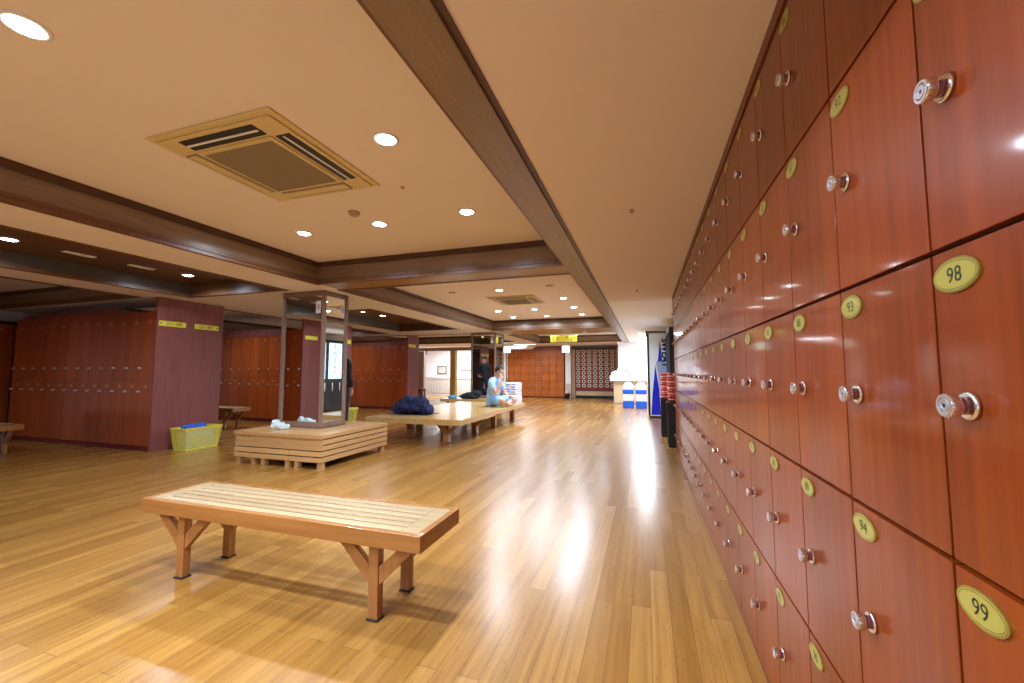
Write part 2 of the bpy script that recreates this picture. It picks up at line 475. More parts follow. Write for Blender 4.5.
# ------------------------------------------------------------------ right-hand locker wall
FX = .40; PITCH = .295; Y0 = .455
seams = [2.185, 1.752, 1.320, .889, .465, .035]
DG = .0025
def make_lock():
    mb = MB()
    mb.lathe([(.0150, 0), (.0188, -.001), (.0190, -.004), (.0165, -.0062), (.0150, -.0062)], (0, 0, 0), 'X', M['chrome'], 28)
    mb.lathe([(.0115, -.005), (.0112, -.016)], (0, 0, 0), 'X', M['gem'], 24)
    mb.lathe([(.0120, -.0145), (.0150, -.0155), (.0158, -.018), (.0158, -.0262), (.0148, -.0278)], (0, 0, 0), 'X', M['chrome'], 28)
    mb.lathe([(.0148, -.0272), (.0146, -.0286), (.0118, -.0286), (.0112, -.0274), (.0088, -.0274), (.0082, -.0288), (.0048, -.0288), (.0042, -.0280)], (0, 0, 0), 'X', M['lockface'], 28, False)
    mb.lathe([(.0030, -.0279), (.0026, -.0283)], (0, 0, 0), 'X', M['ink'], 12)
    for i in range(14):   # knurled rim
        a = 2 * PI * i / 14
        mb.box(-.0262, -.0182, math.cos(a) * .0158 - .0008, math.cos(a) * .0158 + .0008, math.sin(a) * .0158 - .0008, math.sin(a) * .0158 + .0008, M['chrome'])
    return mb.mesh('lock')
lock_me = make_lock()
def make_plate(num):
    mb = MB(); n = 32; rx, rz = .0435, .0235
    def ell(a, b, x): return [(x, a * math.cos(2 * PI * i / n), b * math.sin(2 * PI * i / n)) for i in range(n)]
    mb.prism(ell(rx, rz, 0), (-.003, 0, 0), M['brass'])
    mb.prism(ell(rx - .003, rz - .003, -.003), (-.0006, 0, 0), M['plate'])
    # thin dark oval line
    a = ell(rx - .0045, rz - .0045, -.0037); b = ell(rx - .0053, rz - .0053, -.0037)
    va = [mb.bm.verts.new(p) for p in a]; vb = [mb.bm.verts.new(p) for p in b]; k = mb.mi(M['ink'])
    for i in range(n):
        j = (i + 1) % n
        f = mb.bm.faces.new((va[i], va[j], vb[j], vb[i])); f.material_index = k
    t = text_mesh(str(num), .030)
    mb.add_mesh(t, basis((0, -.95, 0), (0, 0, 1), (-1, 0, 0), (-.0040, 0, -.0005)), M['ink'], False)
    return mb.mesh('number_plate', fix=False)
door_mes = []
for r in range(5):
    zt, zb = seams[r], seams[r + 1]
    mb = MB(); mb.box(0, .016, DG, PITCH - DG, zb + .004, zt - .004, bev=.0012)
    door_mes.append(mb.mesh('door', M['door']))
mb = MB()
mb.box(.0165, .50, .0005, PITCH - .0005, .035, 2.19, M['carcass'])
car_me = mb.mesh('carcass')
mb = MB(); mb.box(.006, .50, .0003, PITCH - .0003, 0, .034); plin_me = mb.mesh('plinth', M['plinth'])
mb = MB(); mb.box(-.006, .50, .0003, PITCH - .0003, 2.191, 2.239); cor_me = mb.mesh('top_rail', M['plinth'])
cols = []
for k in range(20):
    lo = 96 - 5 * k
    yy = Y0 + PITCH * k
    label = 'five-door cherry wood locker column numbered %d to %d in the long right-hand row' % (lo, lo + 4)
    t = thing('locker', label, 'locker', (FX, yy, 0), 0, 'numbered lockers along the right wall')
    link('carcass', car_me, t); link('plinth', plin_me, t); link('top_rail', cor_me, t)
    for r in range(5):
        d = link('door', door_mes[r], t)
        link('number_plate', make_plate(lo + r), d, (0, PITCH - .050, seams[r] - .041))
        link('lock', lock_me, d, (0, PITCH - .056, seams[r] - .215))
mb = MB().box(FX - .004, FX + .50, Y0 + 20 * PITCH + .001, Y0 + 20 * PITCH + .03, 0, 2.239)
single('locker_end_panel', mb, M['plinth'], 'dark red side panel closing the far end of the long right-hand locker row', 'panel', (FX + .25, Y0 + 20 * PITCH + .015, 0))

# ------------------------------------------------------------------ two-tier wardrobe lockers on the left
def oval(mb, c, rx, rz, d, m, n=14):
    mb.prism([(c[0] + rx * math.cos(2 * PI * i / n), c[1], c[2] + rz * math.sin(2 * PI * i / n)) for i in range(n)], (0, -d, 0), m)
DW = .29
mb = MB().box(.003, DW - .003, -.016, 0, .075, 1.0165, bev=.001); dlow = mb.mesh('door', M['doorfar'])
mb = MB().box(.003, DW - .003, -.016, 0, 1.0205, 1.955, bev=.001); dup_me = mb.mesh('door', M['doorfar'])
mb = MB(); oval(mb, (0, 0, 0), .030, .017, .003, M['goldplate']); oval(mb, (0, -.003, 0), .022, .010, .0008, M['ink']); pl_me = mb.mesh('number_plate')
mb = MB(); mb.lathe([(.016, 0), (.017, -.004), (.011, -.006), (.010, -.018), (.0145, -.020), (.0145, -.030), (.010, -.032)], (0, 0, 0), 'Y', M['lockbright'], 16); lk_me = mb.mesh('lock')
def wardrobe_row(xr, yf, depth, units, names, frieze, group):
    t0 = None
    for u in range(units):
        x0 = xr - DW * 3 * (u + 1)
        if t0 is None:
            t = thing('locker', names[u], 'locker', (x0, yf + .016, 0), 0, group); t0 = t
            part('carcass', MB().box(.0005, DW * 3 - .0005, .0005, depth - .02, .07, 1.985), M['carcass'], t)
            part('plinth', MB().box(.0005, DW * 3 - .0005, .01, depth - .02, 0, .069), M['maroon'], t)
            if frieze: part('frieze', MB().box(.0005, DW * 3 - .0005, -.014, .03, 1.962, 2.12), M['purple'], t)
            else: part('top_rail', MB().box(.0005, DW * 3 - .0005, -.012, .02, 1.960, 2.025), M['doorfar'], t)
            for c in range(3):
                for me, zp, zl in ((dlow, .925, .85), (dup_me, 1.868, 1.195)):
                    d = link('door', me, t, (DW * c, 0, 0))
                    link('number_plate', pl_me, d, (DW / 2 + .02, -.0165, zp)); link('lock', lk_me, d, (.03, -.016, zl))
        else:
            dup(t0, names[u], (x0, yf + .016, 0))
XP = -6.75
posn = ['beside the end panel', 'second from the end panel', 'third from the end panel', 'farthest from the end panel']
wardrobe_row(XP - .045, 4.09, .98, 4, ['two-tier red wood locker unit in the front left block, ' + p for p in posn], False, 'two-tier lockers in the front left block')
wardrobe_row(XP - .045, 7.30, .98, 4, ['two-tier red wood locker unit in the middle left block, ' + p for p in posn], True, 'two-tier lockers in the middle left block')
wardrobe_row(XP - .045, 10.77, .62, 4, ['two-tier red wood locker unit in the rear left block, ' + p for p in posn], True, 'two-tier lockers in the rear left block')
def end_panel(y, d, lab, ztop=2.236):
    mb = MB().box(XP - .043, XP, y - .004, y + d, 0, ztop, bev=.002)
    return single('end_panel', mb, M['purple'], lab, 'panel', (XP - .02, y + d / 2, 0))
end_panel(4.09, .98, 'tall plum wood end panel with two yellow number signs behind the yellow basket')
end_panel(7.30, .98, 'plum wood end panel of the middle locker block, mostly behind the mirrored column')
end_panel(10.77, .62, 'plum wood end panel of the rear locker block with one yellow tag')
# block left of the camera, seen in the mirror of the first column; its doors face away from us
mb = MB().box(XP - .043, XP, 1.12, 2.11, 0, 2.236, bev=.002)
single('end_panel', mb, M['purple'], 'plum wood end panel seen only in the mirror of the near column', 'panel', (XP - .02, 1.6, 0))
sign_y0 = 1.62
t0 = None
for u, lab in enumerate(('two-tier locker unit seen only in the near mirror, beside its end panel', 'two-tier locker unit seen only in the near mirror, second from its end panel')):
    src = next(o for o in bpy.data.objects if o.name == 'locker.020')
    c = dup(src, lab, (XP - .045 - DW * 3 * u, 2.09, 0), PI, 'two-tier lockers reflected in the near mirror')
# boards lying along the top edge of the front block
single('fascia_board', MB().box(-8.10, XP - .95, 4.13, 4.16, 2.026, 2.13), M['purple'], 'long dark red board standing on top of the front locker block', 'board', (-7.9, 4.145, 2.026))
single('fascia_board', MB().box(-10.2, -9.03, 4.13, 4.16, 2.026, 2.10), M['purple'], 'short lower dark red board at the far left on top of the front locker block', 'board', (-9.6, 4.145, 2.026))
single('fascia_board', MB().box(-9.02, -8.11, 4.13, 4.16, 2.026, 2.125), M['purple'], 'middle dark red board on top of the front locker block', 'board', (-8.56, 4.145, 2.026))
# locker bank on the left wall
t0 = None
wl = ['dark red two-tier locker unit on the left wall, %s' % s for s in ('nearest the left bench', 'behind the front locker block', 'second behind the front block', 'deepest in the aisle')]
for u in range(3):
    y0 = 3.3 + u * .88
    if u == 0:
        t0 = thing('locker', wl[0], 'locker', (-10.55, y0, 0), R(90), 'lockers along the left wall')
        part('carcass', MB().box(.0005, DW * 3 - .0005, .0005, .42, .07, 2.02), M['carcass'], t0)
        part('plinth', MB().box(.0005, DW * 3 - .0005, .01, .42, 0, .069), M['maroon'], t0)
        for c in range(3):
            for me, zp, zl in ((dlow, .925, .85), (dup_me, 1.868, 1.195)):
                d = link('door', me, t0, (DW * c, 0, 0))
                link('number_plate', pl_me, d, (DW / 2, -.0165, zp)); link('lock', lk_me, d, (.03, -.016, zl))
    else: dup(t0, wl[u], (-10.55, y0, 0))

# yellow signs
def sign_x(x, y0, y1, z0, z1, txt, lab, arrow=None):
    """flat sign on a face looking towards +X; text runs along +Y"""
    mb = MB().box(x, x + .006, y0, y1, z0, z1, M['signyellow'])
    h = z1 - z0; cy = (y0 + y1) / 2
    if txt:
        mb.add_mesh(text_mesh(txt, h * .85), basis((0, .92, 0), (0, 0, 1), (1, 0, 0), (x + .0066, cy + (.018 if arrow == '<' else -.018 if arrow == '>' else 0), (z0 + z1) / 2)), M['ink'], False)
    if arrow == '<': mb.prism([(x + .006, y0 + .012, z0 + h / 2), (x + .006, y0 + .035, z0 + h * .7), (x + .006, y0 + .035, z0 + h * .3)], (.0008, 0, 0), M['ink'])
    if arrow == '>': mb.prism([(x + .006, y1 - .012, z0 + h / 2), (x + .006, y1 - .035, z0 + h * .7), (x + .006, y1 - .035, z0 + h * .3)], (.0008, 0, 0), M['ink'])
    single('number_sign', mb, M['signyellow'], lab, 'sign', (x, cy, z0))
sign_x(XP + .0005, 4.11, 4.48, 1.815, 1.893, '251~288', 'yellow number sign nearer the front edge of the plum end panel', '<')
sign_x(XP + .0005, 4.61, 4.99, 1.815, 1.893, '221~300', 'yellow number sign nearer the rear edge of the plum end panel', '>')
sign_x(XP + .0005, 1.72, 2.06, 1.815, 1.893, '', 'yellow sign on the end panel seen only in the near mirror')
sign_x(XP + .0005, 8.02, 8.24, 1.80, 1.90, '', 'small yellow tag peeping past the mirrored column')
sign_x(XP + .0005, 10.79, 11.2, 1.87, 1.96, '', 'yellow tag on the end panel of the rear locker block')

# ------------------------------------------------------------------ the slatted bench in front
def make_bench(label, loc, rz=0):
    L, W, H = 1.81, .40, .425
    t = thing('slatted_bench', label, 'bench', loc, rz)
    hx, hy = L / 2, W / 2
    part('apron', MB().box(-hx, hx, -hy, -hy + .028, H - .075, H, bev=.003), M['pine'], t)
    part('apron', MB().box(-hx, hx, hy - .028, hy, H - .075, H, bev=.003), M['pine'], t)
    for s in (-1, 1):
        part('end_rail', MB().box(min(s * hx, s * (hx - .03)), max(s * hx, s * (hx - .03)), -hy + .0285, hy - .0285, H - .075, H, bev=.003), M['pine'], t)
        # breadboard end on top
        part('end_cap', MB().box(min(s * (hx - .031), s * (hx - .12)), max(s * (hx - .031), s * (hx - .12)), -hy + .029, hy - .029, H - .024, H - .001, bev=.002), M['pinetop'], t)
    n = 6; w = (W - .058) / n
    for i in range(n):
        y0 = -hy + .029 + i * w
        part('slat', MB().box(-hx + .121, hx - .121, y0 + .006, y0 + w - .006, H - .024, H, bev=.004), M['pinetop'], t)
    for s in (-1, 1):
        part('cross_bearer', MB().box(s * .635 - .03, s * .635 + .03, -hy + .029, hy - .029, H - .075, H - .025), M['pineleg'], t)
    for sx in (-1, 1):
        for sy in (-1, 1):
            x, y = sx * .635, sy * (hy - .065)
            lg = part('leg', MB().box(x - .027, x + .027, y - .022, y + .022, .008, H - .076, bev=.004), M['pineleg'], t)
            part('foot_pad', MB().box(x - .032, x + .032, y - .027, y + .027, 0, .008, bev=.002), M['rubber'], lg)
            for d in (-1, 1):
                z0, z1 = H - .265, H - .0765; x0 = x + d * .0275; x1 = x + d * .215; tt = .065
                mb = MB().prism([(x0, y - .015, z0), (x0, y - .015, z0 + tt * 1.3), (x1 - d * tt * 1.1, y - .015, z1), (x1, y - .015, z1)], (0, .030, 0))
                part('brace', mb, M['pineleg'], t)
    return t
bench = make_bench('long slatted pine bench standing alone in the foreground on the open floor', (-1.86, 1.848, 0))
dup(bench, 'pine bench cut off by the left photo edge, before the front locker block', (-9.06, 3.20, 0))
dup(bench, 'pine bench half hidden behind the plum end panel, before the middle lockers', (-8.56, 6.22, 0))

# ------------------------------------------------------------------ mirrored columns
def mirror_column(x0, x1, y0, y1, zb, zt, label):
    t = thing('mirrored_column', label, 'column', ((x0 + x1) / 2, (y0 + y1) / 2, 0))
    part('core', MB().box(x0 + .03, x1 - .03, y0 + .03, y1 - .03, 0, 2.236), M['frame'], t, True)
    fw = .045
    for (a0, a1, b0, b1) in ((x0, x0 + fw, y0, y0 + fw), (x1 - fw, x1, y0, y0 + fw), (x0, x0 + fw, y1 - fw, y1), (x1 - fw, x1, y1 - fw, y1)):
        part('corner_post', MB().box(a0, a1, b0, b1, zb, 2.235, bev=.004), M['frame'], t, True)
    for z0, z1, tag in ((zb, zb + .07, 'bottom_rail'), (zt, zt + .05, 'top_rail')):
        part(tag, MB().box(x0 + fw, x1 - fw, y0 + .008, y0 + .03, z0, z1).box(x0 + fw, x1 - fw, y1 - .03, y1 - .008, z0, z1)
             .box(x0 + .008, x0 + .03, y0 + fw, y1 - fw, z0, z1).box(x1 - .03, x1 - .008, y0 + fw, y1 - fw, z0, z1), M['frame'], t, True)
    for (a0, a1, b0, b1) in ((x0 + fw, x1 - fw, y0 + .018, y0 + .026), (x0 + fw, x1 - fw, y1 - .026, y1 - .018), (x0 + .018, x0 + .026, y0 + fw, y1 - fw), (x1 - .026, x1 - .018, y0 + fw, y1 - fw)):
        part('mirror', MB().box(a0, a1, b0, b1, zb + .07, zt), M['mirror'], t, True)
    part('notice', MB().box(x1 - .155, x1 - .075, y0 + .0165, y0 + .0175, 1.93, 2.10, M['paper']).box(x1 - .135, x1 - .095, y0 + .016, y0 + .0164, 1.98, 2.05, M['bluegrey']), None, t, True, 'white paper notice')
    part('notice', MB().box(x1 - .0175, x1 - .0165, y1 - .13, y1 - .06, 1.93, 2.10, M['paper']).box(x1 - .0164, x1 - .016, y1 - .115, y1 - .075, 1.98, 2.05, M['bluegrey']), None, t, True, 'white paper notice')
    return t
mirror_column(-4.79, -4.07, 4.43, 4.90, .405, 2.17, 'mirror-clad column rising from the stepped pine plinth left of centre')
mirror_column(-4.70, -3.95, 10.75, 11.45, .405, 2.17, 'mirror-clad column farther back behind the seated man')

# stepped pine platform round the first column
PX0, PX1, PY0, PY1 = -4.97, -3.60, 3.94, 5.24
t = thing('column_platform', 'low slatted pine platform boxed round the first mirrored column', 'bench', ((PX0 + PX1) / 2, (PY0 + PY1) / 2, 0))
cx0, cx1, cy0, cy1 = -4.80, -4.06, 4.42, 4.91
tz = .40
n = 4; w = (cy0 - PY0) / n
for i in range(n):
    part('top_board', MB().box(PX0, PX1, PY0 + i * w + .001, PY0 + (i + 1) * w - .001, tz - .045, tz, bev=.003), M['pale'], t, True)
n = 4; w = (PX1 - cx1) / n
for i in range(n):
    part('top_board', MB().box(cx1 + i * w + .001, cx1 + (i + 1) * w - .001, cy0 + .001, PY1, tz - .045, tz, bev=.003), M['paley'], t, True)
part('top_board', MB().box(PX0, cx0 - .001, cy0 + .001, cy1 + .02, tz - .045, tz, bev=.003), M['paley'], t, True)
part('top_board', MB().box(PX0, cx1 - .001, cy1 + .021, PY1, tz - .045, tz, bev=.003), M['pale'], t, True)
part('gap_shade', MB().box(PX0 + .04, PX1 - .04, PY0 + .04, cy0 - .01, .075, tz - .047).box(cx1 + .01, PX1 - .04, cy0 - .009, PY1 - .04, .075, tz - .047), M['shadowblue'], t, True)  # dark inset standing in for the shade behind the slat gaps
zz = [.355, .288, .222, .156, .062]
hs = [.06, .06, .06, .088]
z = .354
for i in range(4):
    h = .0675; g = .013
    # right-hand face
    part('side_slat', MB().box(PX1 - .03, PX1 - .002, PY0 + .031, PY1 - .01, z - h, z - g, bev=.002), M['paley'], t, True)
    # front face: upper boards set back, lower ones in two lengths
    if i < 2: part('front_slat', MB().box(PX0 + .02, PX1 - .002, PY0 + .012, PY0 + .03, z - h, z - .001, bev=.002), M['pale'], t, True)
    else:
        part('front_slat', MB().box(PX0 + .02, PX0 + .89, PY0 + .004, PY0 + .03, z - h, z - g, bev=.002), M['pale'], t, True)
        part('front_slat', MB().box(PX0 + .895, PX1 - .002, PY0 + .004, PY0 + .03, z - h, z - g, bev=.002), M['pale'], t, True)
    z -= h
for (fx, fy) in ((PX0 + .06, PY0 + .06), (PX0 + .30, PY0 + .06), (PX0 + .46, PY0 + .06), (PX0 + .84, PY0 + .06), (PX0 + .98, PY0 + .06), (PX1 - .05, PY0 + .06), (PX1 - .06, PY1 - .07), (PX0 + .06, PY1 - .07)):
    part('foot', MB().box(fx - .032, fx + .032, fy - .03, fy + .03, 0, .080, bev=.003), M['pale'], t, True)

# ------------------------------------------------------------------ crumpled cloth helper
def cloth(lumps, amp, fr, seed, flat, squash=.55):
    mb = MB()
    for (c, r) in lumps: mb.ball(c, r, None, 20, 14)
    me = remeshed(mb, min(min(r) for _, r in lumps) / 7, 3)
    for v in me.vertices:
        p = v.co * fr + Vector((seed, seed * 1.7, 0))
        n1 = 1 - abs(noise.noise(p)) * 2; n2 = noise.noise(p * 2.7)
        n3 = 1 - abs(noise.noise(p * Vector((1.9, 1.1, 2.3)).length * .5)) * 2
        v.co += v.co.normalized() * 0 + Vector((noise.noise(p + Vector((9, 0, 0))), noise.noise(p + Vector((0, 9, 0))), n1 * .8 + n2 * .5)) * amp + Vector((0, 0, n3 * amp * .3))
        v.co.z -= amp * .6
        if v.co.z < flat + .004: v.co.z = flat
    for p in me.polygons: p.use_smooth = True
    return me
def cloth_thing(name, lumps, amp, fr, seed, mat, label, cat, loc, group=None):
    me = cloth(lumps, amp, fr, seed, 0); me.name = name; me.materials.clear(); me.materials.append(mat)
    o = link(name, me, None, loc); o['label'] = label; o['category'] = cat
    return o
cloth_thing('crumpled_wrap', [((0, 0, .04), (.10, .07, .05)), ((-.07, .02, .06), (.05, .05, .055)), ((.09, 0, .03), (.07, .06, .035))], .022, 16, 3, M['whiteblue'],
            'crumpled pale blue and white wrap lying on the platform in front of the mirror', 'cloth', (-4.55, 4.22, tz + .001))
for o in (): pass
bun = cloth_thing('clothes_bundle', [((0, 0, .12), (.30, .22, .12)), ((-.10, .02, .19), (.16, .15, .10)), ((.16, 0, .17), (.17, .17, .12)), ((-.25, 0, .06), (.13, .16, .07)), ((.30, 0, .08), (.10, .15, .08)), ((0.02, -.05, .20), (.12, .12, .08))], .05, 9, 5, M['navy'],
            'rumpled heap of navy clothes on a black mat on the front platform table', 'clothes', (-3.94, 6.45, .407))
single('floor_mat', MB().box(-4.36, -3.52, 6.26, 6.68, .401, .4065, bev=.002), M['black'], 'thin black mat under the heap of navy clothes', 'mat', (-3.94, 6.45, .401))
cloth_thing('clothes_bundle', [((0, 0, .07), (.26, .18, .10)), ((.15, 0, .14), (.15, .15, .09)), ((-.15, 0, .06), (.16, .14, .06))], .035, 9, 8, M['dark_cloth'],
            'dark navy clothes heap on the rear platform behind the seated man', 'clothes', (-4.55, 10.42, .401))
cloth_thing('folded_jacket', [((0, 0, .035), (.14, .10, .05)), ((.06, 0, .05), (.08, .08, .04))], .02, 10, 12, M['sky'],
            'bright sky blue cloth left of the dark heap on the rear platform', 'clothes', (-5.08, 10.38, .401))

# ------------------------------------------------------------------ big low platform tables
def table_top(x0, x1, y0, y1, zt, th, parent):
    n = max(3, round((x1 - x0) / .19)); w = (x1 - x0) / n
    for i in range(n):
        part('top_board', MB().box(x0 + i * w + .0008, x0 + (i + 1) * w - .0008, y0, y1, zt - .03, zt, bev=.0015), M['yellowpine'], parent, True)
    part('apron', MB().box(x0, x1, y0 + .001, y0 + .03, zt - th, zt - .031, bev=.003).box(x0, x1, y1 - .03, y1 - .001, zt - th, zt - .031, bev=.003)
         .box(x0 + .001, x0 + .03, y0 + .03, y1 - .03, zt - th, zt - .031).box(x1 - .03, x1 - .001, y0 + .03, y1 - .03, zt - th, zt - .031), M['yellowpine'], parent, True)
def table_leg(x, y, zt, parent, axes='xy', w=.05):
    lg = part('leg', MB().box(x - w, x + w, y - w, y + w, .006, zt, bev=.006), M['pineleg'], parent, True)
    for dx, dy in (((1, 0), (-1, 0)) if 'x' in axes else ()) + (((0, 1), (0, -1)) if 'y' in axes else ()):
        a = w + .0005; b = .22
        P = lambda u, z: (x + dx * u - (0 if dx else .02), y + dy * u - (.02 if dx else 0), z)
        ext = (0, .04, 0) if dx else (.04, 0, 0)
        part('brace', MB().prism([P(a, zt - .16), P(a, zt - .09), P(b - .07, zt - .001), P(b, zt - .001)], ext), M['pineleg'], lg, True)
t = thing('platform_table', 'front low pine platform table carrying the heap of navy clothes', 'table', (-3.55, 6.6, 0), 0, 'low platform tables in the middle of the room')
table_top(-4.42, -2.70, 5.80, 7.33, .40, .085, t)
for x, y in ((-3.06, 6.08), (-3.0, 7.08), (-3.95, 6.43), (-4.15, 7.08)): table_leg(x, y, .312, t, 'xy' if x > -3.5 else 'y')
t = thing('platform_table', 'second low pine platform table with the seated man and towel stacks', 'table', (-3.55, 8.4, 0), 0, 'low platform tables in the middle of the room')
table_top(-4.42, -2.72, 7.345, 9.46, .40, .075, t)
for x, y in ((-3.0, 8.05), (-2.95, 9.15), (-4.15, 8.05), (-4.15, 9.15)): table_leg(x, y, .322, t, 'y')
t = thing('platform_table', 'rear pine platform at the foot of the farther mirrored column, holding a dark clothes heap', 'table', (-4.4, 10.5, 0))
table_top(-5.35, -3.50, 10.18, 10.74, .40, .08, t)
for x, y in ((-3.75, 10.45), (-5.1, 10.45)): table_leg(x, y, .318, t, 'x')

# towels
mb = MB()
mb.box(-.125, .125, -.11, .11, 0, .050, M['white_cloth'], bev=.018)
for zf in (.017, .033):
    mb.box(-.122, .122, -.1115, -.108, zf - .0022, zf + .0022, M['bluegrey']); mb.box(.122, .1262, -.105, .105, zf - .0022, zf + .0022, M['bluegrey'])  # blue-grey strips stand in for shade between the towel folds
mb.box(-.10, -.03, -.112, -.1085, .008, .014, M['maroon']); mb.box(.03, .10, -.112, -.1085, .008, .014, M['maroon'])
tw_me = mb.mesh('folded_towel')
lv = ['bottom', 'second', 'third', 'fourth', 'fifth', 'sixth', 'seventh', 'eighth', 'topmost']
for s, (yy, nm) in enumerate(((9.07, 'front'), (9.32, 'rear'))):
    for k in range(9):
        o = link('folded_towel', tw_me, None, (-2.925 + random.uniform(-.006, .006), yy, .4005 + k * .0545))
        o.rotation_euler = (0, 0, random.uniform(-.04, .04))
        o['label'] = 'folded white towel, %s layer of the %s stack beside the seated man' % (lv[k], nm)
        o['category'] = 'towel'; o['group'] = 'stacked towels on the platform table'

# ------------------------------------------------------------------ people
def hand(c, d, up, side=1, s=1.0):
    """chains for five curled fingers; c wrist, d pointing direction, up palm normal"""
    d = Vector(d).normalized(); up = Vector(up).normalized(); w = d.cross(up).normalized(); c = Vector(c)
    out = []
    P = lambda a, b, e: c + d * a * s + w * b * s * side + up * e * s
    palm = P(.045, 0, 0)
    out.append([(*c, .022 * s), (*palm, .030 * s)])
    for i, (b, l) in enumerate(((-.027, .058), (-.009, .070), (.009, .065), (.026, .050))):
        k = P(.085, b, 0); m = P(.085 + l * .5, b, -.012); e = P(.085 + l * .85, b, -.034)
        out.append([(*palm, .030 * s), (*k, .0095 * s), (*m, .0085 * s), (*e, .007 * s)])
    th0 = P(.03, -.035, -.005); th1 = P(.065, -.052, -.02); th2 = P(.088, -.050, -.034)
    out.append([(*palm, .030 * s), (*th0, .012 * s), (*th1, .010 * s), (*th2, .008 * s)])
    return out
def head_mesh(mb, c, yaw, pitch, s=1.0):
    """adds skull, jaw, nose, ears; face looks along +x turned by yaw"""
    rot = Matrix.Rotation(yaw, 3, 'Z') @ Matrix.Rotation(pitch, 3, 'Y'); c = Vector(c)
    def b(p, r): mb.ball(c + rot @ (Vector(p) * s), tuple(q * s for q in r), None, 20, 14, rot)
    b((0, 0, .02), (.098, .076, .10)); b((.028, 0, -.045), (.066, .058, .068)); b((.058, 0, -.085), (.026, .028, .024))
    b((.098, 0, -.018), (.018, .012, .024)); b((.088, 0, -.05), (.014, .026, .010)); b((.080, .030, .012), (.016, .020, .010)); b((.080, -.030, .012), (.016, .020, .010))
    b((-.002, .078, -.012), (.018, .010, .032)); b((-.002, -.078, -.012), (.018, .010, .032))
    return rot
def hair_mesh(c, rot, s=1.0):
    mb = MB(); c = Vector(c)
    rr = bmesh.ops.create_uvsphere(mb.bm, u_segments=32, v_segments=20, radius=1)
    kill = []
    for v in rr['verts']:
        p = Vector((v.co.x * .108, v.co.y * .086, v.co.z * .108 + .026))
        p += v.co * noise.noise(v.co * 9) * .006
        hairline = (p.x > .045 and p.z < .075) or (p.x > 0 and p.z < .015) or p.z < -.045
        if hairline: kill.append(v)
        v.co = c + rot @ (p * s)
    bmesh.ops.delete(mb.bm, geom=kill, context='VERTS')
    geom = list(mb.bm.faces)
    bmesh.ops.solidify(mb.bm, geom=geom, thickness=.008)
    for f in mb.bm.faces: f.smooth = True
    return mb.mesh('hair', M['hair'])
def eyes(mb, c, rot, s=1.0):
    for sy in (-1, 1):
        mb.ball(Vector(c) + rot @ (Vector((.087, sy * .029, 0)) * s), (.008 * s, .011 * s, .006 * s), M['ink'], 10, 8)

# seated man: local +x is the way he faces
t = thing('person', 'man in pale blue shirt and shorts sitting cross-legged on a platform table', 'person', (-3.15, 8.42, .401), R(-6))
hc = (.145, 0, .745)
mb = MB()
torso = [(0, 0, .11, (.15, .12)), (.0, 0, .22, (.145, .105)), (.02, 0, .36, (.155, .11)), (.055, 0, .50, (.15, .095)), (.085, 0, .58, (.06, .055)), (.125, 0, .68, (.052, .055))]
ch = [torso]
ch += [[(0, 0, .11, .13), (.06, -.11, .10, .085), (.24, -.24, .13, .070), (.38, -.30, .13, .058), (.30, -.12, .075, .048), (.27, .04, .055, .036), (.33, .10, .045, .034), (.40, .12, .035, .024)]]
ch += [[(0, 0, .11, .13), (.06, .11, .10, .085), (.24, .24, .13, .070), (.38, .30, .13, .058), (.36, .10, .085, .048), (.38, -.06, .075, .038), (.44, -.13, .055, .035), (.51, -.16, .042, .024)]]
ch += [[(.055, 0, .50, .11), (.055, -.14, .53, .062), (.06, -.20, .49, .052), (.14, -.24, .36, .043), (.19, -.24, .28, .040), (.235, -.18, .42, .035), (.255, -.11, .555, .025)]]
ch += [[(.055, 0, .50, .11), (.055, .14, .53, .062), (.06, .20, .49, .052), (.12, .25, .36, .043), (.16, .25, .26, .040), (.27, .22, .20, .033), (.36, .18, .20, .025)]]
ch += hand((.255, -.11, .555), (-.10, .25, .95), (1, 0, .1), 1)
ch += hand((.36, .18, .20), (.9, -.2, -.1), (0, 0, 1), -1)
mb.add_mesh(skinned(ch, 2))
rot = head_mesh(mb, hc, 0, R(16), .95)
me = remeshed(mb, .0050, 3); me.name = 'body'; me.materials.append(M['skin'])
body = link('body', me, t)
mb = MB(); eyes(mb, hc, rot, .95); part('eyes', mb, M['ink'], t)
link('hair', hair_mesh(hc, rot, .95), t)
sh = [[(-.005, 0, .07, (.175, .15)), (.0, 0, .22, (.17, .13)), (.018, 0, .36, (.18, .135)), (.05, 0, .50, (.172, .12)), (.075, 0, .565, (.085, .08))],
      [(.05, 0, .50, .13), (.055, -.15, .525, .085), (.065, -.215, .475, .078), (.105, -.235, .40, .074)],
      [(.05, 0, .50, .13), (.055, .15, .525, .085), (.065, .215, .475, .078), (.10, .24, .40, .074)]]
def cloth_skin(chs, mat, name, parent, vox=.010):
    mb = MB(); mb.add_mesh(skinned(chs, 2)); me = remeshed(mb, vox, 2)
    for v in me.vertices:
        v.co += v.normal * (noise.noise(v.co * 11) * .006)
        if name != 'shirt' or parent is t and False: pass
    me.name = name; me.materials.append(mat); return link(name, me, parent)
cloth_skin(sh, M['shirt'], 'shirt', t)
so = [[(0, 0, .10, (.16, .14)), (.06, -.11, .11, .105), (.19, -.205, .125, .096), (.26, -.25, .13, .092)], [(0, 0, .10, .15), (.06, .11, .11, .105), (.19, .205, .125, .096), (.26, .25, .13, .092)]]
o = cloth_skin(so, M['shorts'], 'shorts', t)
for ob in (o, body):
    for v in ob.data.vertices:
        if v.co.z < .002: v.co.z = .002
for ob in t.children:
    if ob.name.startswith('shirt'):
        for v in ob.data.vertices:
            if v.co.z < .004: v.co.z = .004

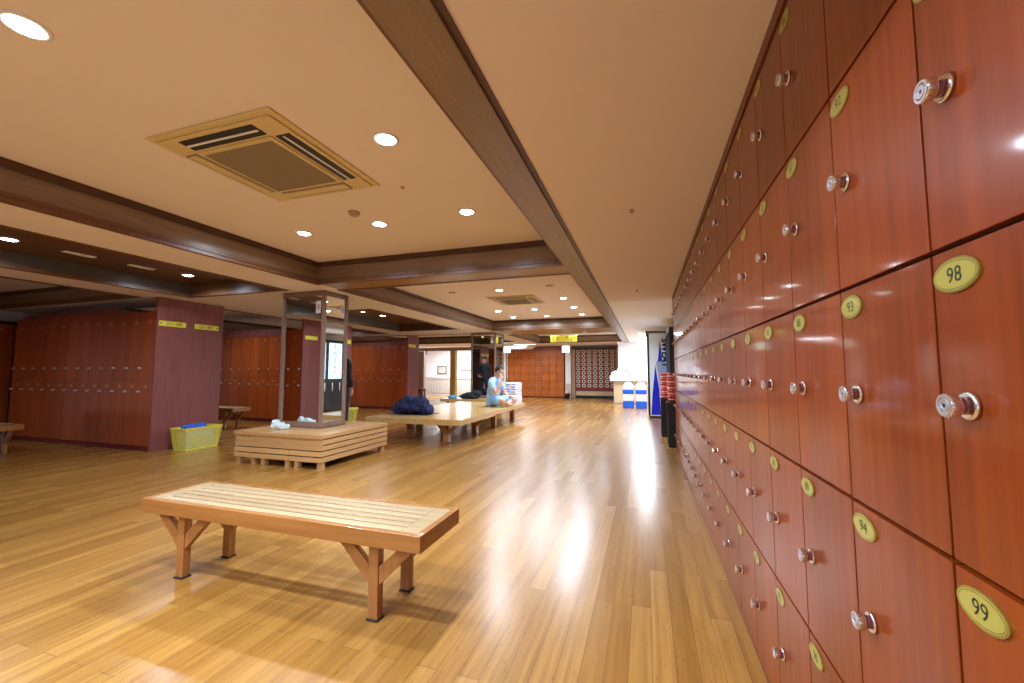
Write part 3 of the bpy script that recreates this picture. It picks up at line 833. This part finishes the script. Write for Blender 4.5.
# standing man behind the first column, facing away towards the back of the room
t = thing('person', 'man in a dark track suit standing hand on hip behind the near mirrored column', 'person', (-5.85, 6.85, 0), R(90))
hc = (.02, 0, 1.545)
mb = MB()
ch = [[(0, 0, .90, (.15, .11)), (.0, 0, 1.02, (.135, .10)), (.0, 0, 1.18, (.16, .11)), (.0, 0, 1.33, (.16, .10)), (.0, 0, 1.40, (.065, .06)), (.015, 0, 1.48, (.052, .055))]]
for s in (-1, 1):
    ch += [[(0, 0, .90, .12), (.0, s * .10, .84, .088), (.01, s * .12, .62, .075), (.01, s * .13, .46, .058), (-.01, s * .14, .26, .050), (-.02, s * .15, .09, .038), (.05, s * .155, .045, .040), (.14, s * .165, .032, .030)]]
ch += [[(0, 0, 1.33, .11), (0, .15, 1.35, .062), (0, .21, 1.30, .052), (-.04, .33, 1.10, .042), (-.04, .34, 1.07, .040), (.04, .25, .97, .033), (.07, .185, .96, .026)]]
ch += [[(0, 0, 1.33, .11), (0, -.15, 1.35, .062), (0, -.20, 1.29, .052), (-.02, -.235, 1.08, .042), (-.015, -.24, 1.03, .040), (.05, -.235, .84, .033), (.07, -.23, .79, .025)]]
ch += hand((.07, .185, .96), (.5, -.7, -.3), (0, .7, -.5), 1)
ch += hand((.07, -.23, .79), (.15, 0, -1), (0, -1, 0), 1)
mb.add_mesh(skinned(ch, 2))
rot = head_mesh(mb, hc, 0, R(6))
me = remeshed(mb, .0055, 3); me.name = 'body'; me.materials.append(M['skin'])
body = link('body', me, t)
for v in me.vertices: v.co.z = max(v.co.z, .001)
link('hair', hair_mesh(hc, rot), t)
jk = [[(0, 0, .92, (.165, .13)), (.0, 0, 1.02, (.155, .12)), (.0, 0, 1.18, (.178, .13)), (.0, 0, 1.33, (.178, .12)), (.0, 0, 1.395, (.085, .08)), (.01, 0, 1.425, (.07, .07))],
      [(0, 0, 1.33, .12), (0, .15, 1.345, .082), (0, .215, 1.295, .068), (-.04, .33, 1.10, .055), (-.04, .34, 1.07, .055), (.035, .255, .98, .046)],
      [(0, 0, 1.33, .12), (0, -.15, 1.345, .082), (0, -.205, 1.285, .068), (-.02, -.237, 1.08, .055), (-.015, -.242, 1.03, .055), (.045, -.236, .86, .046)]]
cloth_skin(jk, M['track'], 'jacket', t)
tr = [[(0, 0, .90, (.155, .12)), (.0, s * .10, .84, .105), (.01, s * .125, .62, .092), (.01, s * .135, .46, .078), (-.01, s * .145, .26, .070), (-.015, s * .15, .10, .062)] for s in (-1, 1)]
cloth_skin(tr, M['track'], 'trousers', t)
for s in (-1, 1):
    part('slipper', MB().ball((.06, s * .158, .03), (.13, .048, .035)), M['maroon'], t)
for o in t.children:
    if o.name.startswith('slipper'):
        for v in o.data.vertices: v.co.z = max(v.co.z, .0005)

# ------------------------------------------------------------------ yellow baskets
def make_basket(label, loc, rz=0, cols_=True):
    t = thing('laundry_basket', label, 'basket', loc, rz)
    # local: long side along y; tapered
    bx, by, tx, ty, H = .118, .235, .150, .270, .30
    mb = MB()
    base = [(-bx, -by), (bx, -by), (bx, by), (-bx, by)]; top = [(-tx, -ty), (tx, -ty), (tx, ty), (-tx, ty)]
    for i in range(4):
        j = (i + 1) % 4
        L = 16 if i % 2 else 9
        p0, p1 = Vector((*base[i], .012)), Vector((*base[j], .012)); q0, q1 = Vector((*top[i], H)), Vector((*top[j], H))
        for k in range(L + 1):
            f = k / L; w = .016 if k in (0, L) else .007
            mb.bar(p0.lerp(p1, f), q0.lerp(q1, f), w, .006)
        for k in range(10):
            f = k / 9; w = .040 if k == 9 else .022 if k == 0 else .0075
            a, b = p0.lerp(q0, f), p1.lerp(q1, f)
            mb.bar(a, b, .006, w)
    part('basket_body', mb, M['yellow'], t)
    part('base', MB().box(-bx, bx, -by, by, 0, .012), M['yellow'], t)
    mb = MB()
    for i in range(4):
        j = (i + 1) % 4
        mb.bar((*top[i], H + .012), (*top[j], H + .012), .034, .010)
        mb.ball((*top[i], H + .012), (.019, .019, .006))
    part('rim', mb, M['yellow'], t)
    return t
bk = make_basket('yellow plastic basket with blue cloth standing against the tall plum end panel', (-6.47, 4.54, 0))
dup(bk, 'yellow basket on the floor right of the near mirrored column, beside the standing man', (-6.50, 7.78, 0))
cloth_thing('blue_cloth', [((0, 0, .03), (.10, .18, .04)), ((.02, -.08, .05), (.08, .10, .04)), ((-.01, .10, .05), (.08, .08, .035))], .02, 14, 4, M['bluecloth'], 'bright blue cloth heaped in the front yellow basket', 'cloth', (-6.47, 4.50, .275))
cloth_thing('white_cloth', [((0, 0, .03), (.09, .14, .05))], .02, 14, 6, M['white_cloth'], 'grey white cloth in the basket beside the standing man', 'cloth', (-6.50, 7.76, .25))
for ob, z in ((None, 0),): pass
# heaps that fill the baskets below the cloth
single('laundry_heap', MB().box(-6.57, -6.37, 4.33, 4.75, .014, .272, bev=.03), M['whiteblue'], 'pale laundry filling the front yellow basket under the blue cloth', 'laundry', (-6.47, 4.54, .014))
single('laundry_heap', MB().box(-6.60, -6.40, 7.57, 7.99, .014, .248, bev=.03), M['dark_cloth'], 'dark laundry filling the basket beside the standing man', 'laundry', (-6.50, 7.78, .014))

# ------------------------------------------------------------------ far right: tubs, stands, drinks machines, counter
def stand(x0, x1, y0, y1, h, label):
    t = thing('display_stand', label, 'stand', ((x0 + x1) / 2, (y0 + y1) / 2, 0))
    part('side_panel', MB().box(x0, x1, y0, y0 + .03, 0, h - .021, bev=.002), M['black'], t, True)
    part('side_panel', MB().box(x0, x1, y1 - .03, y1, 0, h - .021, bev=.002), M['black'], t, True)
    part('top', MB().box(x0 - .01, x1, y0 - .005, y1 + .005, h - .02, h, bev=.003), M['black'], t, True)
    part('shelf', MB().box(x0 + .01, x1 - .01, y0 + .031, y1 - .031, h * .45, h * .45 + .02), M['black'], t, True)
    part('back_panel', MB().box(x1 - .02, x1 - .001, y0 + .031, y1 - .031, .02, h - .022), M['black'], t, True)
stand(.31, .62, 6.74, 7.06, .68, 'black display stand nearest the end of the long locker row')
stand(.25, .55, 7.80, 8.12, .66, 'second black display stand, in front of the drinks machine')
mb = MB()
mb.lathe([(.048, 0), (.070, .075), (.074, .078), (.074, .086)], (0, 0, 0), 'Z', M['red'], 24)
mb.lathe([(.072, .0862), (.072, .0885)], (0, 0, 0), 'Z', M['redpale'], 24)
mb.lathe([(.0575, .026), (.0635, .046)], (0, 0, 0), 'Z', M['redpale'], 24)
tub = mb.mesh('noodle_tub')
ord5 = ['bottom', 'second', 'third', 'fourth', 'top']
for (x, y, z0, nm) in ((.385, 6.86, .6805, 'near black stand'), (.315, 7.93, .6605, 'far black stand')):
    for k in range(5):
        o = link('instant_noodle_tub', tub, None, (x, y, z0 + k * .0892))
        o['label'] = 'red instant noodle tub, %s of the stack on the %s' % (ord5[k], nm); o['category'] = 'food tub'; o['group'] = 'stacked red food tubs'
# drinks machine with printed side
t = thing('drinks_machine', 'tall pale blue drinks machine with blue flame print and lettering on its side', 'vending machine', (.36, 11.2, 0))
part('cabinet', MB().box(.10, .80, 10.81, 11.65, .05, 2.09, bev=.006), M['white'], t, True)
part('front_door', MB().box(.05, .098, 10.81, 11.65, .06, 2.09, bev=.006), M['black'], t, True)
part('display_window', MB().box(.046, .0495, 10.90, 11.56, .75, 1.95), M['litpanel'], t, True)
part('base', MB().box(.08, .78, 10.83, 11.63, 0, .049), M['black'], t, True)
yy = 10.809
side = MB().box(.105, .80, yy - .004, yy, .07, 2.07, M['paleprint'])
def poly(pts, d, m): side.prism([(x, yy - d, z) for x, z in pts], (0, -.0012, 0), m)
poly([(.345, 1.92), (.375, 1.72), (.395, 1.40), (.29, 1.38), (.325, 1.62)], .0042, M['deepblue'])
poly([(.25, 1.38), (.40, 1.42), (.50, 1.55), (.50, .25), (.40, .08), (.34, .08), (.34, .6), (.30, 1.05)], .0042, M['bluegrey'])
poly([(.235, 1.30), (.265, 1.05), (.315, .70), (.335, .08), (.115, .08), (.15, .55), (.20, 1.0)], .0056, M['deepblue'])
for dz in (-.006, 0, .006):
    for dx in (-.006, 0, .006): side.add_mesh(text_mesh('SWEAT', .22), basis((0, 0, -1), (1, 0, 0), (0, -1, 0), (.465 + dx, yy - .0078, 1.60 + dz)), M['deepblue'], False)
part('printed_side', side, None, t, True)
# second machine, seen nearly edge on and in the mirror
t = thing('drinks_fridge', 'dark framed drinks fridge seen edge-on just beyond the long locker row', 'fridge', (.70, 9.6, 0))
part('cabinet', MB().box(.52, .93, 8.9, 10.3, 0, 2.05, bev=.006), M['black'], t, True)
mb = MB()
for y0, y1, z0, z1 in ((8.9, 8.97, .02, 2.05), (9.57, 9.65, .02, 2.05), (10.23, 10.3, .02, 2.05), (8.97, 9.57, 1.97, 2.05), (9.65, 10.23, 1.97, 2.05), (8.97, 9.57, .02, .93), (9.65, 10.23, .02, .93)):
    mb.box(.47, .5195, y0, y1, z0, z1)
fd = part('front_frame', mb, M['black'], t, True)
mb = MB().box(.512, .5195, 8.971, 9.569, .931, 1.969, M['litpanel']).box(.512, .5195, 9.651, 10.229, .931, 1.969, M['litpanel'])
for k in range(5): mb.add_mesh(text_mesh('SWEAT'[k], .2), basis((0, -1, 0), (0, 0, 1), (-1, 0, 0), (.5112, 9.94, 1.84 - .19 * k)), M['deepblue'], False)
part('lit_panel', mb, None, fd, True)
for y in (9.2, 9.5, 9.8, 10.1): part('handle', MB().lathe([(.012, .58), (.012, .82)], (.45, y, 0), 'Z'), M['white'], fd, True)

# counter and what stands on it
t = thing('service_counter', 'white-topped beige service counter in front of the far white wall', 'counter', (-.45, 15.3, 0))
part('body', MB().box(-1.08, .40, 15.02, 15.55, 0, .80, bev=.004), M['beige'], t, True)
part('plinth', MB().box(-1.085, .40, 15.01, 15.56, 0, .06), M['jamb'], t, True)
part('worktop', MB().box(-1.20, .45, 14.90, 15.62, .80, 1.0, bev=.02), M['marble'], t, True)
cloth_thing('towel_heap', [((0, 0, .08), (.20, .16, .10)), ((.06, 0, .18), (.12, .12, .10)), ((-.16, 0, .05), (.12, .12, .06))], .03, 8, 15, M['white_cloth'], 'heap of white towels on the left end of the service counter', 'towel', (-.90, 15.2, 1.001))
mb = MB().box(-.10, .10, -.07, .07, 0, .02, bev=.004).bar((0, 0, .02), (-.12, 0, .17), .025).bar((-.12, 0, .17), (-.20, 0, .13), .03)
o = link('desk_scanner', mb.mesh('desk_scanner', M['black']), None, (-.52, 15.15, 1.001)); o['label'] = 'small black gadget with a slanted arm on the white counter'; o['category'] = 'device'
for i, (xc, lab) in enumerate(((-.53, 'left of the two tall blue and white banded bins before the counter'), (-.145, 'right of the two tall blue and white banded bins, beside the drinks machine'))):
    if i == 0:
        b0 = t = thing('banded_bin', lab, 'bin', (xc, 13.6, 0), 0, 'blue and white bins')
        s = .165
        part('lower_body', MB().box(-s, s, -s, s, 0, .22, bev=.02), M['blue'], t)
        part('middle_body', MB().box(-s + .006, s - .006, -s + .006, s - .006, .2205, .44, bev=.015), M['white'], t)
        part('collar', MB().box(-s - .004, s + .004, -s - .004, s + .004, .4405, .57, bev=.02), M['blue'], t)
        q = s - .004
        mb = MB(); a = [(-q, -q), (q, -q), (q, q), (-q, q)]
        lo = [mb.bm.verts.new((x, y, .5705)) for x, y in a]; mi_ = [mb.bm.verts.new((x, y, .68)) for x, y in a]; hi = [mb.bm.verts.new((x * .45, y * .45, .80)) for x, y in a]
        mb.bm.faces.new(lo[::-1]); mb.bm.faces.new(hi)
        for r0, r1 in ((lo, mi_), (mi_, hi)):
            for k in range(4): mb.bm.faces.new((r0[k], r0[(k + 1) % 4], r1[(k + 1) % 4], r1[k]))
        bmesh.ops.bevel(mb.bm, geom=list(mb.bm.edges), offset=.012, segments=2, affect='EDGES')
        part('lid', mb, M['white'], t)
    else: dup(b0, lab, (xc, 13.55, 0))

# back lockers
t0 = None
lab4 = ['leftmost', 'second from the left', 'third from the left', 'rightmost']
for u in range(4):
    x0 = -5.92 + u * .645
    lab = 'small-door orange brown locker unit against the back wall, %s' % lab4[u]
    if u == 0:
        t0 = thing('locker', lab, 'locker', (x0, 17.66, 0), 0, 'lockers on the back wall')
        part('carcass', MB().box(.001, .644, 0, .3, .04, 2.20), M['carcass'], t0)
        part('plinth', MB().box(.001, .644, .01, .3, 0, .039), M['maroon'], t0)
        part('top_rail', MB().box(.001, .644, -.01, .0, 2.06, 2.20), M['purple'], t0)
        dm = MB().box(.007, .315, -.014, -.0005, .007, .329, bev=.001).mesh('door', M['orange'])
        for c in range(2):
            for r in range(6):
                d = link('door', dm, t0, (.322 * c, 0, .045 + .336 * r))
                link('lock', lk_me, d, (.03, -.014, .17))
    else: dup(t0, lab, (x0, 17.66, 0))

# shoe rack with round-tagged compartments
t = thing('shoe_rack', 'shoe locker rack of small dark red doors with round black and white tags', 'shoe rack', (-2.0, 17.8, 0))
x0, x1, zb, zt = -2.85, -1.17, .12, 2.08
part('carcass', MB().box(x0, x1, 17.72, 17.95, .30, zt), M['carcass'], t, True)
part('base', MB().box(x0, x1, 17.70, 17.95, .12, .299), M['beige'], t, True)
part('kick', MB().box(x0, x1, 17.78, 17.94, 0, .119), M['black'], t, True)
part('lower_rail', MB().box(x0, x1, 17.70, 17.719, .30, .44), M['maroon'], t, True)
dm = MB(); cw, chh = (x1 - x0) / 7, (zt - .45) / 9
dm.box(.004, cw - .004, -.012, 0, .004, chh - .004, M['rack'])
def disc(r, d0, d1, m, cz=chh / 2): dm.lathe([(r, -d0), (r, -d1)], (cw * .42, 0, cz), 'Y', m, 16)
disc(.088, .0122, .0140, M['ink']); disc(.074, .0142, .016, M['paper']); disc(.046, .0162, .018, M['ink'])
dm = dm.mesh('door')
for c in range(7):
    for r in range(9):
        o = link('door', dm, t, (x0 + cw * c + 2.0, -.081, .445 + chh * r))

# pot at the foot of the white post, maroon stool by the doorway
t = thing('floor_pot', 'small dark pot with a peach-coloured top at the foot of the white post', 'pot', (-3.17, 17.4, 0))
part('pot', MB().lathe([(.09, 0), (.13, .16), (.125, .22), (.10, .22)], (0, 0, 0)), M['black'], t)
part('filling', MB().ball((0, 0, .24), (.10, .10, .09)), plain('peach', (.85, .45, .30), .5), t)
t = thing('stool', 'maroon stool by the bright doorway behind the navy heap', 'stool', (-7.4, 12.6, 0))
part('seat', MB().box(-.15, .15, -.15, .15, .47, .55, bev=.02), M['maroon'], t)
for sx in (-1, 1):
    for sy in (-1, 1): part('leg', MB().box(sx * .12 - .018, sx * .12 + .018, sy * .12 - .018, sy * .12 + .018, 0, .469), M['maroon'], t)

# pictures on the white wall seen through the doorway
t = thing('notice_board', 'grey framed notice board on the white wall beyond the doorway', 'notice board', (-9.52, YB - .02, 1.0))
part('frame', MB().box(-9.78, -9.27, YB - .025, YB - .002, 1.0, 1.40, bev=.003), M['greyfascia'], t, True)
part('board', MB().box(-9.73, -9.32, YB - .029, YB - .0255, 1.05, 1.35), M['wainscot'], t, True)
t = thing('framed_panel', 'brown framed panel with pale panes between the ochre post and the farther column', 'picture', (-8.2, YB - .02, 1.2))
part('frame', MB().box(-8.52, -7.75, YB - .04, YB - .002, 1.17, 1.82, bev=.004), M['jamb'], t, True)
part('pane', MB().box(-8.44, -8.16, YB - .044, YB - .0405, 1.25, 1.74), M['paleprint'], t, True)
part('pane', MB().box(-8.10, -7.83, YB - .044, YB - .0405, 1.25, 1.74), M['paleprint'], t, True)
single('hook', MB().box(-9.02, -8.97, 15.78, 15.8195, 1.86, 2.06, bev=.004), M['black'], 'small black fitting hanging from the doorway header', 'fitting', (-9.0, 15.8, 1.86))

# ------------------------------------------------------------------ ceiling fittings
mb = MB(); n = 28
mb.lathe([(.074, 0), (.076, -.004), (.066, -.009), (.056, -.006), (.056, 0)], (0, 0, 0), 'Z', M['white'], n)
rim_me = mb.mesh('rim')
lens_me = MB().lathe([(.055, -.0062), (.055, -.0072), (.044, -.0085)], (0, 0, 0), 'Z', M['lamp'], n).mesh('lens')
lensw_me = MB().lathe([(.040, -.0062), (.040, -.0082)], (0, 0, 0), 'Z', M['lampwarm'], n).mesh('lens')
LP = 28.0
def lamp_at(x, y, z, power, size=.12, col=(.77, .86, 1.0), spread=160):
    ld = bpy.data.lights.new('downlight_or_fill_lamp', 'AREA'); ld.shape = 'DISK'; ld.size = size
    ld.energy = power; ld.color = col; ld.spread = R(spread)
    o = bpy.data.objects.new('downlight_or_fill_lamp', ld); COL.objects.link(o); o.location = (x, y, z)
    return o
def downlight(x, y, z, label, group, power=1.0, warm=False):
    t = thing('downlight', label, 'ceiling light', (x, y, z - .0005), 0, group)
    link('rim', rim_me, t); link('lens', lensw_me if warm else lens_me, t)
    l = lamp_at(0, 0, -.012, LP * power, .12, (1, .8, .55) if warm else (.77, .86, 1.0)); l.parent = t
g1 = 'downlights round the near air conditioner'
downlight(-1.41, 1.97, ZC, 'round downlight right of the near air conditioner', g1)
downlight(-2.28, .86, ZC, 'round downlight in the top left corner of the photo', g1)
downlight(-1.41, .86, ZC, 'round downlight cut by the top edge of the photo', g1)
downlight(-3.15, 3.13, ZC, 'left of the three downlights beyond the near air conditioner', g1)
downlight(-2.29, 3.14, ZC, 'middle of the three downlights beyond the near air conditioner', g1)
downlight(-1.41, 3.12, ZC, 'right of the three downlights beyond the near air conditioner', g1)
g2 = 'downlights round the far air conditioner'
for x, y, lb in ((-2.29, 6.40, 'downlight just before the far air conditioner'), (-1.41, 7.47, 'downlight right of the far air conditioner'),
                 (-1.41, 8.61, 'downlight in the right column behind the far air conditioner, nearer one'), (-1.41, 9.73, 'downlight in the right column behind the far air conditioner, farther one'),
                 (-2.27, 8.62, 'downlight in the middle column behind the far air conditioner, nearer one'), (-2.27, 9.80, 'downlight in the middle column behind the far air conditioner, farther one'),
                 (-3.12, 8.66, 'downlight in the left column behind the far air conditioner, nearer one'), (-3.12, 9.76, 'downlight in the left column behind the far air conditioner, farther one')):
    downlight(x, y, ZC, lb, g2)
for x, nm in ((-3.0, 'left'), (-2.2, 'middle'), (-1.35, 'right')):
    downlight(x, 13.6, ZC, '%s downlight in the recess above the yellow hanging sign' % nm, 'downlights in the rear recess')
downlight(-5.81, 2.21, ZS, 'downlight in the wooden ceiling slot at the left edge of the photo', 'downlights in the wooden slots', .55)
downlight(-5.74, 3.80, ZS, 'downlight at the far end of the near wooden ceiling slot', 'downlights in the wooden slots', .55)
downlight(-5.70, 8.00, ZS, 'bright downlight in the farther wooden ceiling slot', 'downlights in the wooden slots', .55)
downlight(-5.73, 7.35, ZS, 'small warm downlight in the farther wooden ceiling slot', 'downlights in the wooden slots', .10, True)
# further lamps of the same grid behind the camera
for x, y, z in ((-3.13, -1.3, ZC), (-2.28, -1.3, ZC), (-1.41, -1.3, ZC), (-3.13, -.3, ZC), (-1.41, -.3, ZC), (-3.13, 5.4, ZC)):
    if y < 0: lamp_at(x, y, z - .012, LP)
for x, y in ((-8.6, 1.5), (-8.6, 6.0), (-8.6, 9.4)): lamp_at(x, y, ZC - .012, LP * 1.1)  # bare lamps added to brighten the left aisles, without fittings
# added fill panels that brighten the corridor end, back lockers and beyond the doorway
def fill_panel(x, y, z, sx, sy, p, label):
    t = thing('added_fill_panel', label, 'ceiling light', (x, y, z))
    part('housing', MB().box(-sx / 2, sx / 2, -sy / 2, sy / 2, -.02, 0, bev=.004), M['white'], t)
    part('diffuser', MB().box(-sx / 2 + .02, sx / 2 - .02, -sy / 2 + .02, sy / 2 - .02, -.026, -.0205), emissive('fill_panel_glow', (.86, .92, 1), 2.5), t)
    ld = bpy.data.lights.new('fill_panel_lamp', 'AREA'); ld.shape = 'RECTANGLE'; ld.size = sx - .05; ld.size_y = sy - .05; ld.energy = p; ld.color = (.84, .91, 1)
    o = bpy.data.objects.new('fill_panel_lamp', ld); COL.objects.link(o); o.location = (0, 0, -.03); o.parent = t
fill_panel(-.05, 14.4, ZU - .0005, .3, 1.2, 85, 'added white fill panel above the service counter')
fill_panel(-.05, 12.6, ZU - .0005, .3, .8, 50, 'added white fill panel above the drinks machine')
fill_panel(-8.2, 17.1, ZU - .0005, 1.6, .3, 170, 'added white fill panel beyond the doorway')
fill_panel(-4.6, 15.9, ZU - .0005, .9, .2, 45, 'added white fill panel before the back lockers')

# ceiling cassettes
def cassette(x0, x1, y0, y1, z, label, blue_side=True):
    cx, cy = (x0 + x1) / 2, (y0 + y1) / 2; s = (x1 - x0) / 2
    t = thing('air_conditioner', label, 'air conditioner', (cx, cy, z - .0005))
    mb = MB()
    # frame as four boards round the openings
    g = s * .56
    mb.box(-s, s, -s, s, -.012, 0, M['acbody'], bev=.004)
    mb.box(-s * .92, s * .92, -s * .92, s * .92, -.026, -.0122, M['acbody'], bev=.006)
    part('panel', mb, M['acbody'], t)
    mb = MB().box(-g - .03, g + .03, -g - .03, g + .03, -.036, -.0262, M['acbody'], bev=.006)
    gr = part('grille_frame', mb, M['acbody'], t)
    mb = MB().box(-g, g, -g, g, -.0385, -.0362, M['acgrille'])
    k = 22
    for i in range(k + 1):
        u = -g + 2 * g * i / k
        mb.box(u - .0018, u + .0018, -g, g, -.0405, -.0386, M['acgrille']); mb.box(-g, g, u - .0018, u + .0018, -.0405, -.0386, M['acgrille'])
    part('grille', mb, M['acgrille'], gr)
    a, b = s * .665, s * .87
    for i, (dx, dy) in enumerate(((0, -1), (1, 0), (0, 1), (-1, 0))):
        m_ = M['black'] if i in (0, 1) else M['acgrille']
        l = s * .60
        if dy: part('air_outlet', MB().box(-l, l, min(dy * a, dy * b), max(dy * a, dy * b), -.0300, -.0262, m_), m_, t)
        else: part('air_outlet', MB().box(min(dx * a, dx * b), max(dx * a, dx * b), -l, l, -.0300, -.0262, m_), m_, t)
        c = (a + b) / 2; wv = .007 if i < 2 else .030
        if dy: part('flap', MB().box(-l + .01, l - .01, dy * c - wv, dy * c + wv, -.034, -.0302), M['paper' if i < 2 else 'acbody'], t)
        else: part('flap', MB().box(dx * c - wv, dx * c + wv, -l + .01, l - .01, -.034, -.0302), M['paper' if i < 2 else 'acbody'], t)
cassette(-2.73, -1.80, 1.53, 2.46, ZC, 'large cream square ceiling air conditioner in the near recess')
cassette(-2.75, -1.85, 6.95, 7.85, ZC, 'cream ceiling air conditioner seen small in the second recess')
def round_det(x, y, z, lab, mat, r=.05, h=.03, name='smoke_detector', cat='detector'):
    single(name, MB().lathe([(r, 0), (r, -h * .3), (r * .7, -h), (r * .25, -h)], (x, y, z - .0005), 'Z', mat, 20), mat, lab, cat, (x, y, z - .0005))
round_det(-2.33, 2.84, ZC, 'tan round smoke detector between the near downlights', M['tan'])
round_det(-1.67, 2.55, ZC, 'tiny tan ceiling sensor beside the near air conditioner', M['tan'], .016, .012, 'sensor', 'sensor')
round_det(-3.13, 6.36, ZC, 'dark round ceiling fitting left of the far air conditioner', M['tan'], .07, .012, 'ceiling_vent', 'vent')
round_det(-1.41, 6.30, ZC, 'dark round ceiling fitting beside the far air conditioner, next to the long beam', M['tan'], .07, .012, 'ceiling_vent', 'vent')
round_det(-.065, 2.84, ZU, 'small brass sprinkler in the plain strip of ceiling, nearer one', M['tan'], .014, .022, 'sprinkler', 'sprinkler')
round_det(-.085, 5.74, ZU, 'small brass sprinkler in the plain strip of ceiling, farther one', M['tan'], .014, .022, 'sprinkler', 'sprinkler')
single('access_hatch', MB().box(-.42, -.20, 4.3, 4.5, ZU - .003, ZU - .0005), M['plaster'], 'faint square hatch in the plain strip of ceiling', 'hatch', (-.31, 4.4, ZU - .003))
for y, lb in ((2.74, 'nearer narrow white slot vent in the near wooden ceiling slot'), (3.32, 'farther narrow white slot vent in the near wooden ceiling slot')):
    single('slot_vent', MB().box(-5.87, -5.79, y - .13, y + .13, ZS - .008, ZS - .0005, bev=.002), M['plaster_white'], lb, 'vent', (-5.83, y, ZS - .0005))

# hanging yellow sign with dark marks, glowing exit boxes, small cream lamp
t = thing('hanging_sign', 'long yellow sign with dark lettering below the rear cross beam', 'sign', (-2.56, 13.6, 2.12))
SX = -3.03
mb = MB().box(SX, SX + .90, 13.59, 13.61, 2.12, 2.34, M['signyellow'], bev=.002)
for (a, w, h) in ((.10, .012, .10), (.20, .05, .014), (.22, .014, .09), (.52, .08, .018), (.55, .02, .06), (.70, .018, .12), (.76, .07, .018), (.775, .012, .09), (.81, .012, .09)):
    mb.box(SX + a, SX + a + w, 13.587, 13.5895, 2.30 - h, 2.30, M['ink'])
part('board', mb, None, t, True)
for x in (-2.9, -2.26): part('hanger', MB().lathe([(.004, 2.3405), (.004, 2.4995)], (x, 13.6, 0), 'Z', None, 8), M['chrome'], t, True)
for x, y, lb in ((-5.02, 14.9, 'pale green glowing box hanging left, above the towel stacks'), (-2.83, 15.3, 'pale green glowing box hanging by the white post near the yellow sign')):
    t = thing('exit_light', lb, 'exit light', (x, y, 1.9))
    part('lamp_box', MB().box(x - .13, x + .13, y - .04, y + .04, 1.85, 2.09, bev=.01), M['exit'], t, True)
    part('hanger', MB().lathe([(.008, 2.0905), (.008, ZU - .0005 if y < 15 and x < -4.6 or x > -3 and y > 15.5 else 2.2 if False else (2.2395 if not (x > -3.88 and y < 15.5) else 2.4995))], (x, y, 0), 'Z', None, 8), M['white'], t, True)
round_det(-1.55, 11.2, ZU - .0065, 'small cream emergency lamp under the second cross beam', M['white'], .05, .09, 'emergency_lamp', 'lamp')

# ------------------------------------------------------------------ camera, world, view
cd = bpy.data.cameras.new('camera'); cam = bpy.data.objects.new('camera', cd); COL.objects.link(cam)
cd.sensor_width = 36; cd.lens = 412 / 1024 * 36; cd.clip_start = .02; cd.clip_end = 100
cam.location = (0, 0, 1.15); cam.rotation_euler = (R(90 + 4.117), 0, R(17.906))
scene.camera = cam
w = bpy.data.worlds.new('world'); scene.world = w; w.use_nodes = True
w.node_tree.nodes['Background'].inputs[0].default_value = (.9, .95, 1, 1)
w.node_tree.nodes['Background'].inputs[1].default_value = .3
scene.view_settings.view_transform = 'Standard'; scene.view_settings.look = 'None'
scene.view_settings.gamma = 1; scene.view_settings.use_curve_mapping = False
scene.view_settings.exposure = 0.0
scene.cycles.use_denoising = True
scene.cycles.max_bounces = 12; scene.cycles.diffuse_bounces = 6; scene.cycles.glossy_bounces = 6
scene.cycles.sample_clamp_indirect = 6
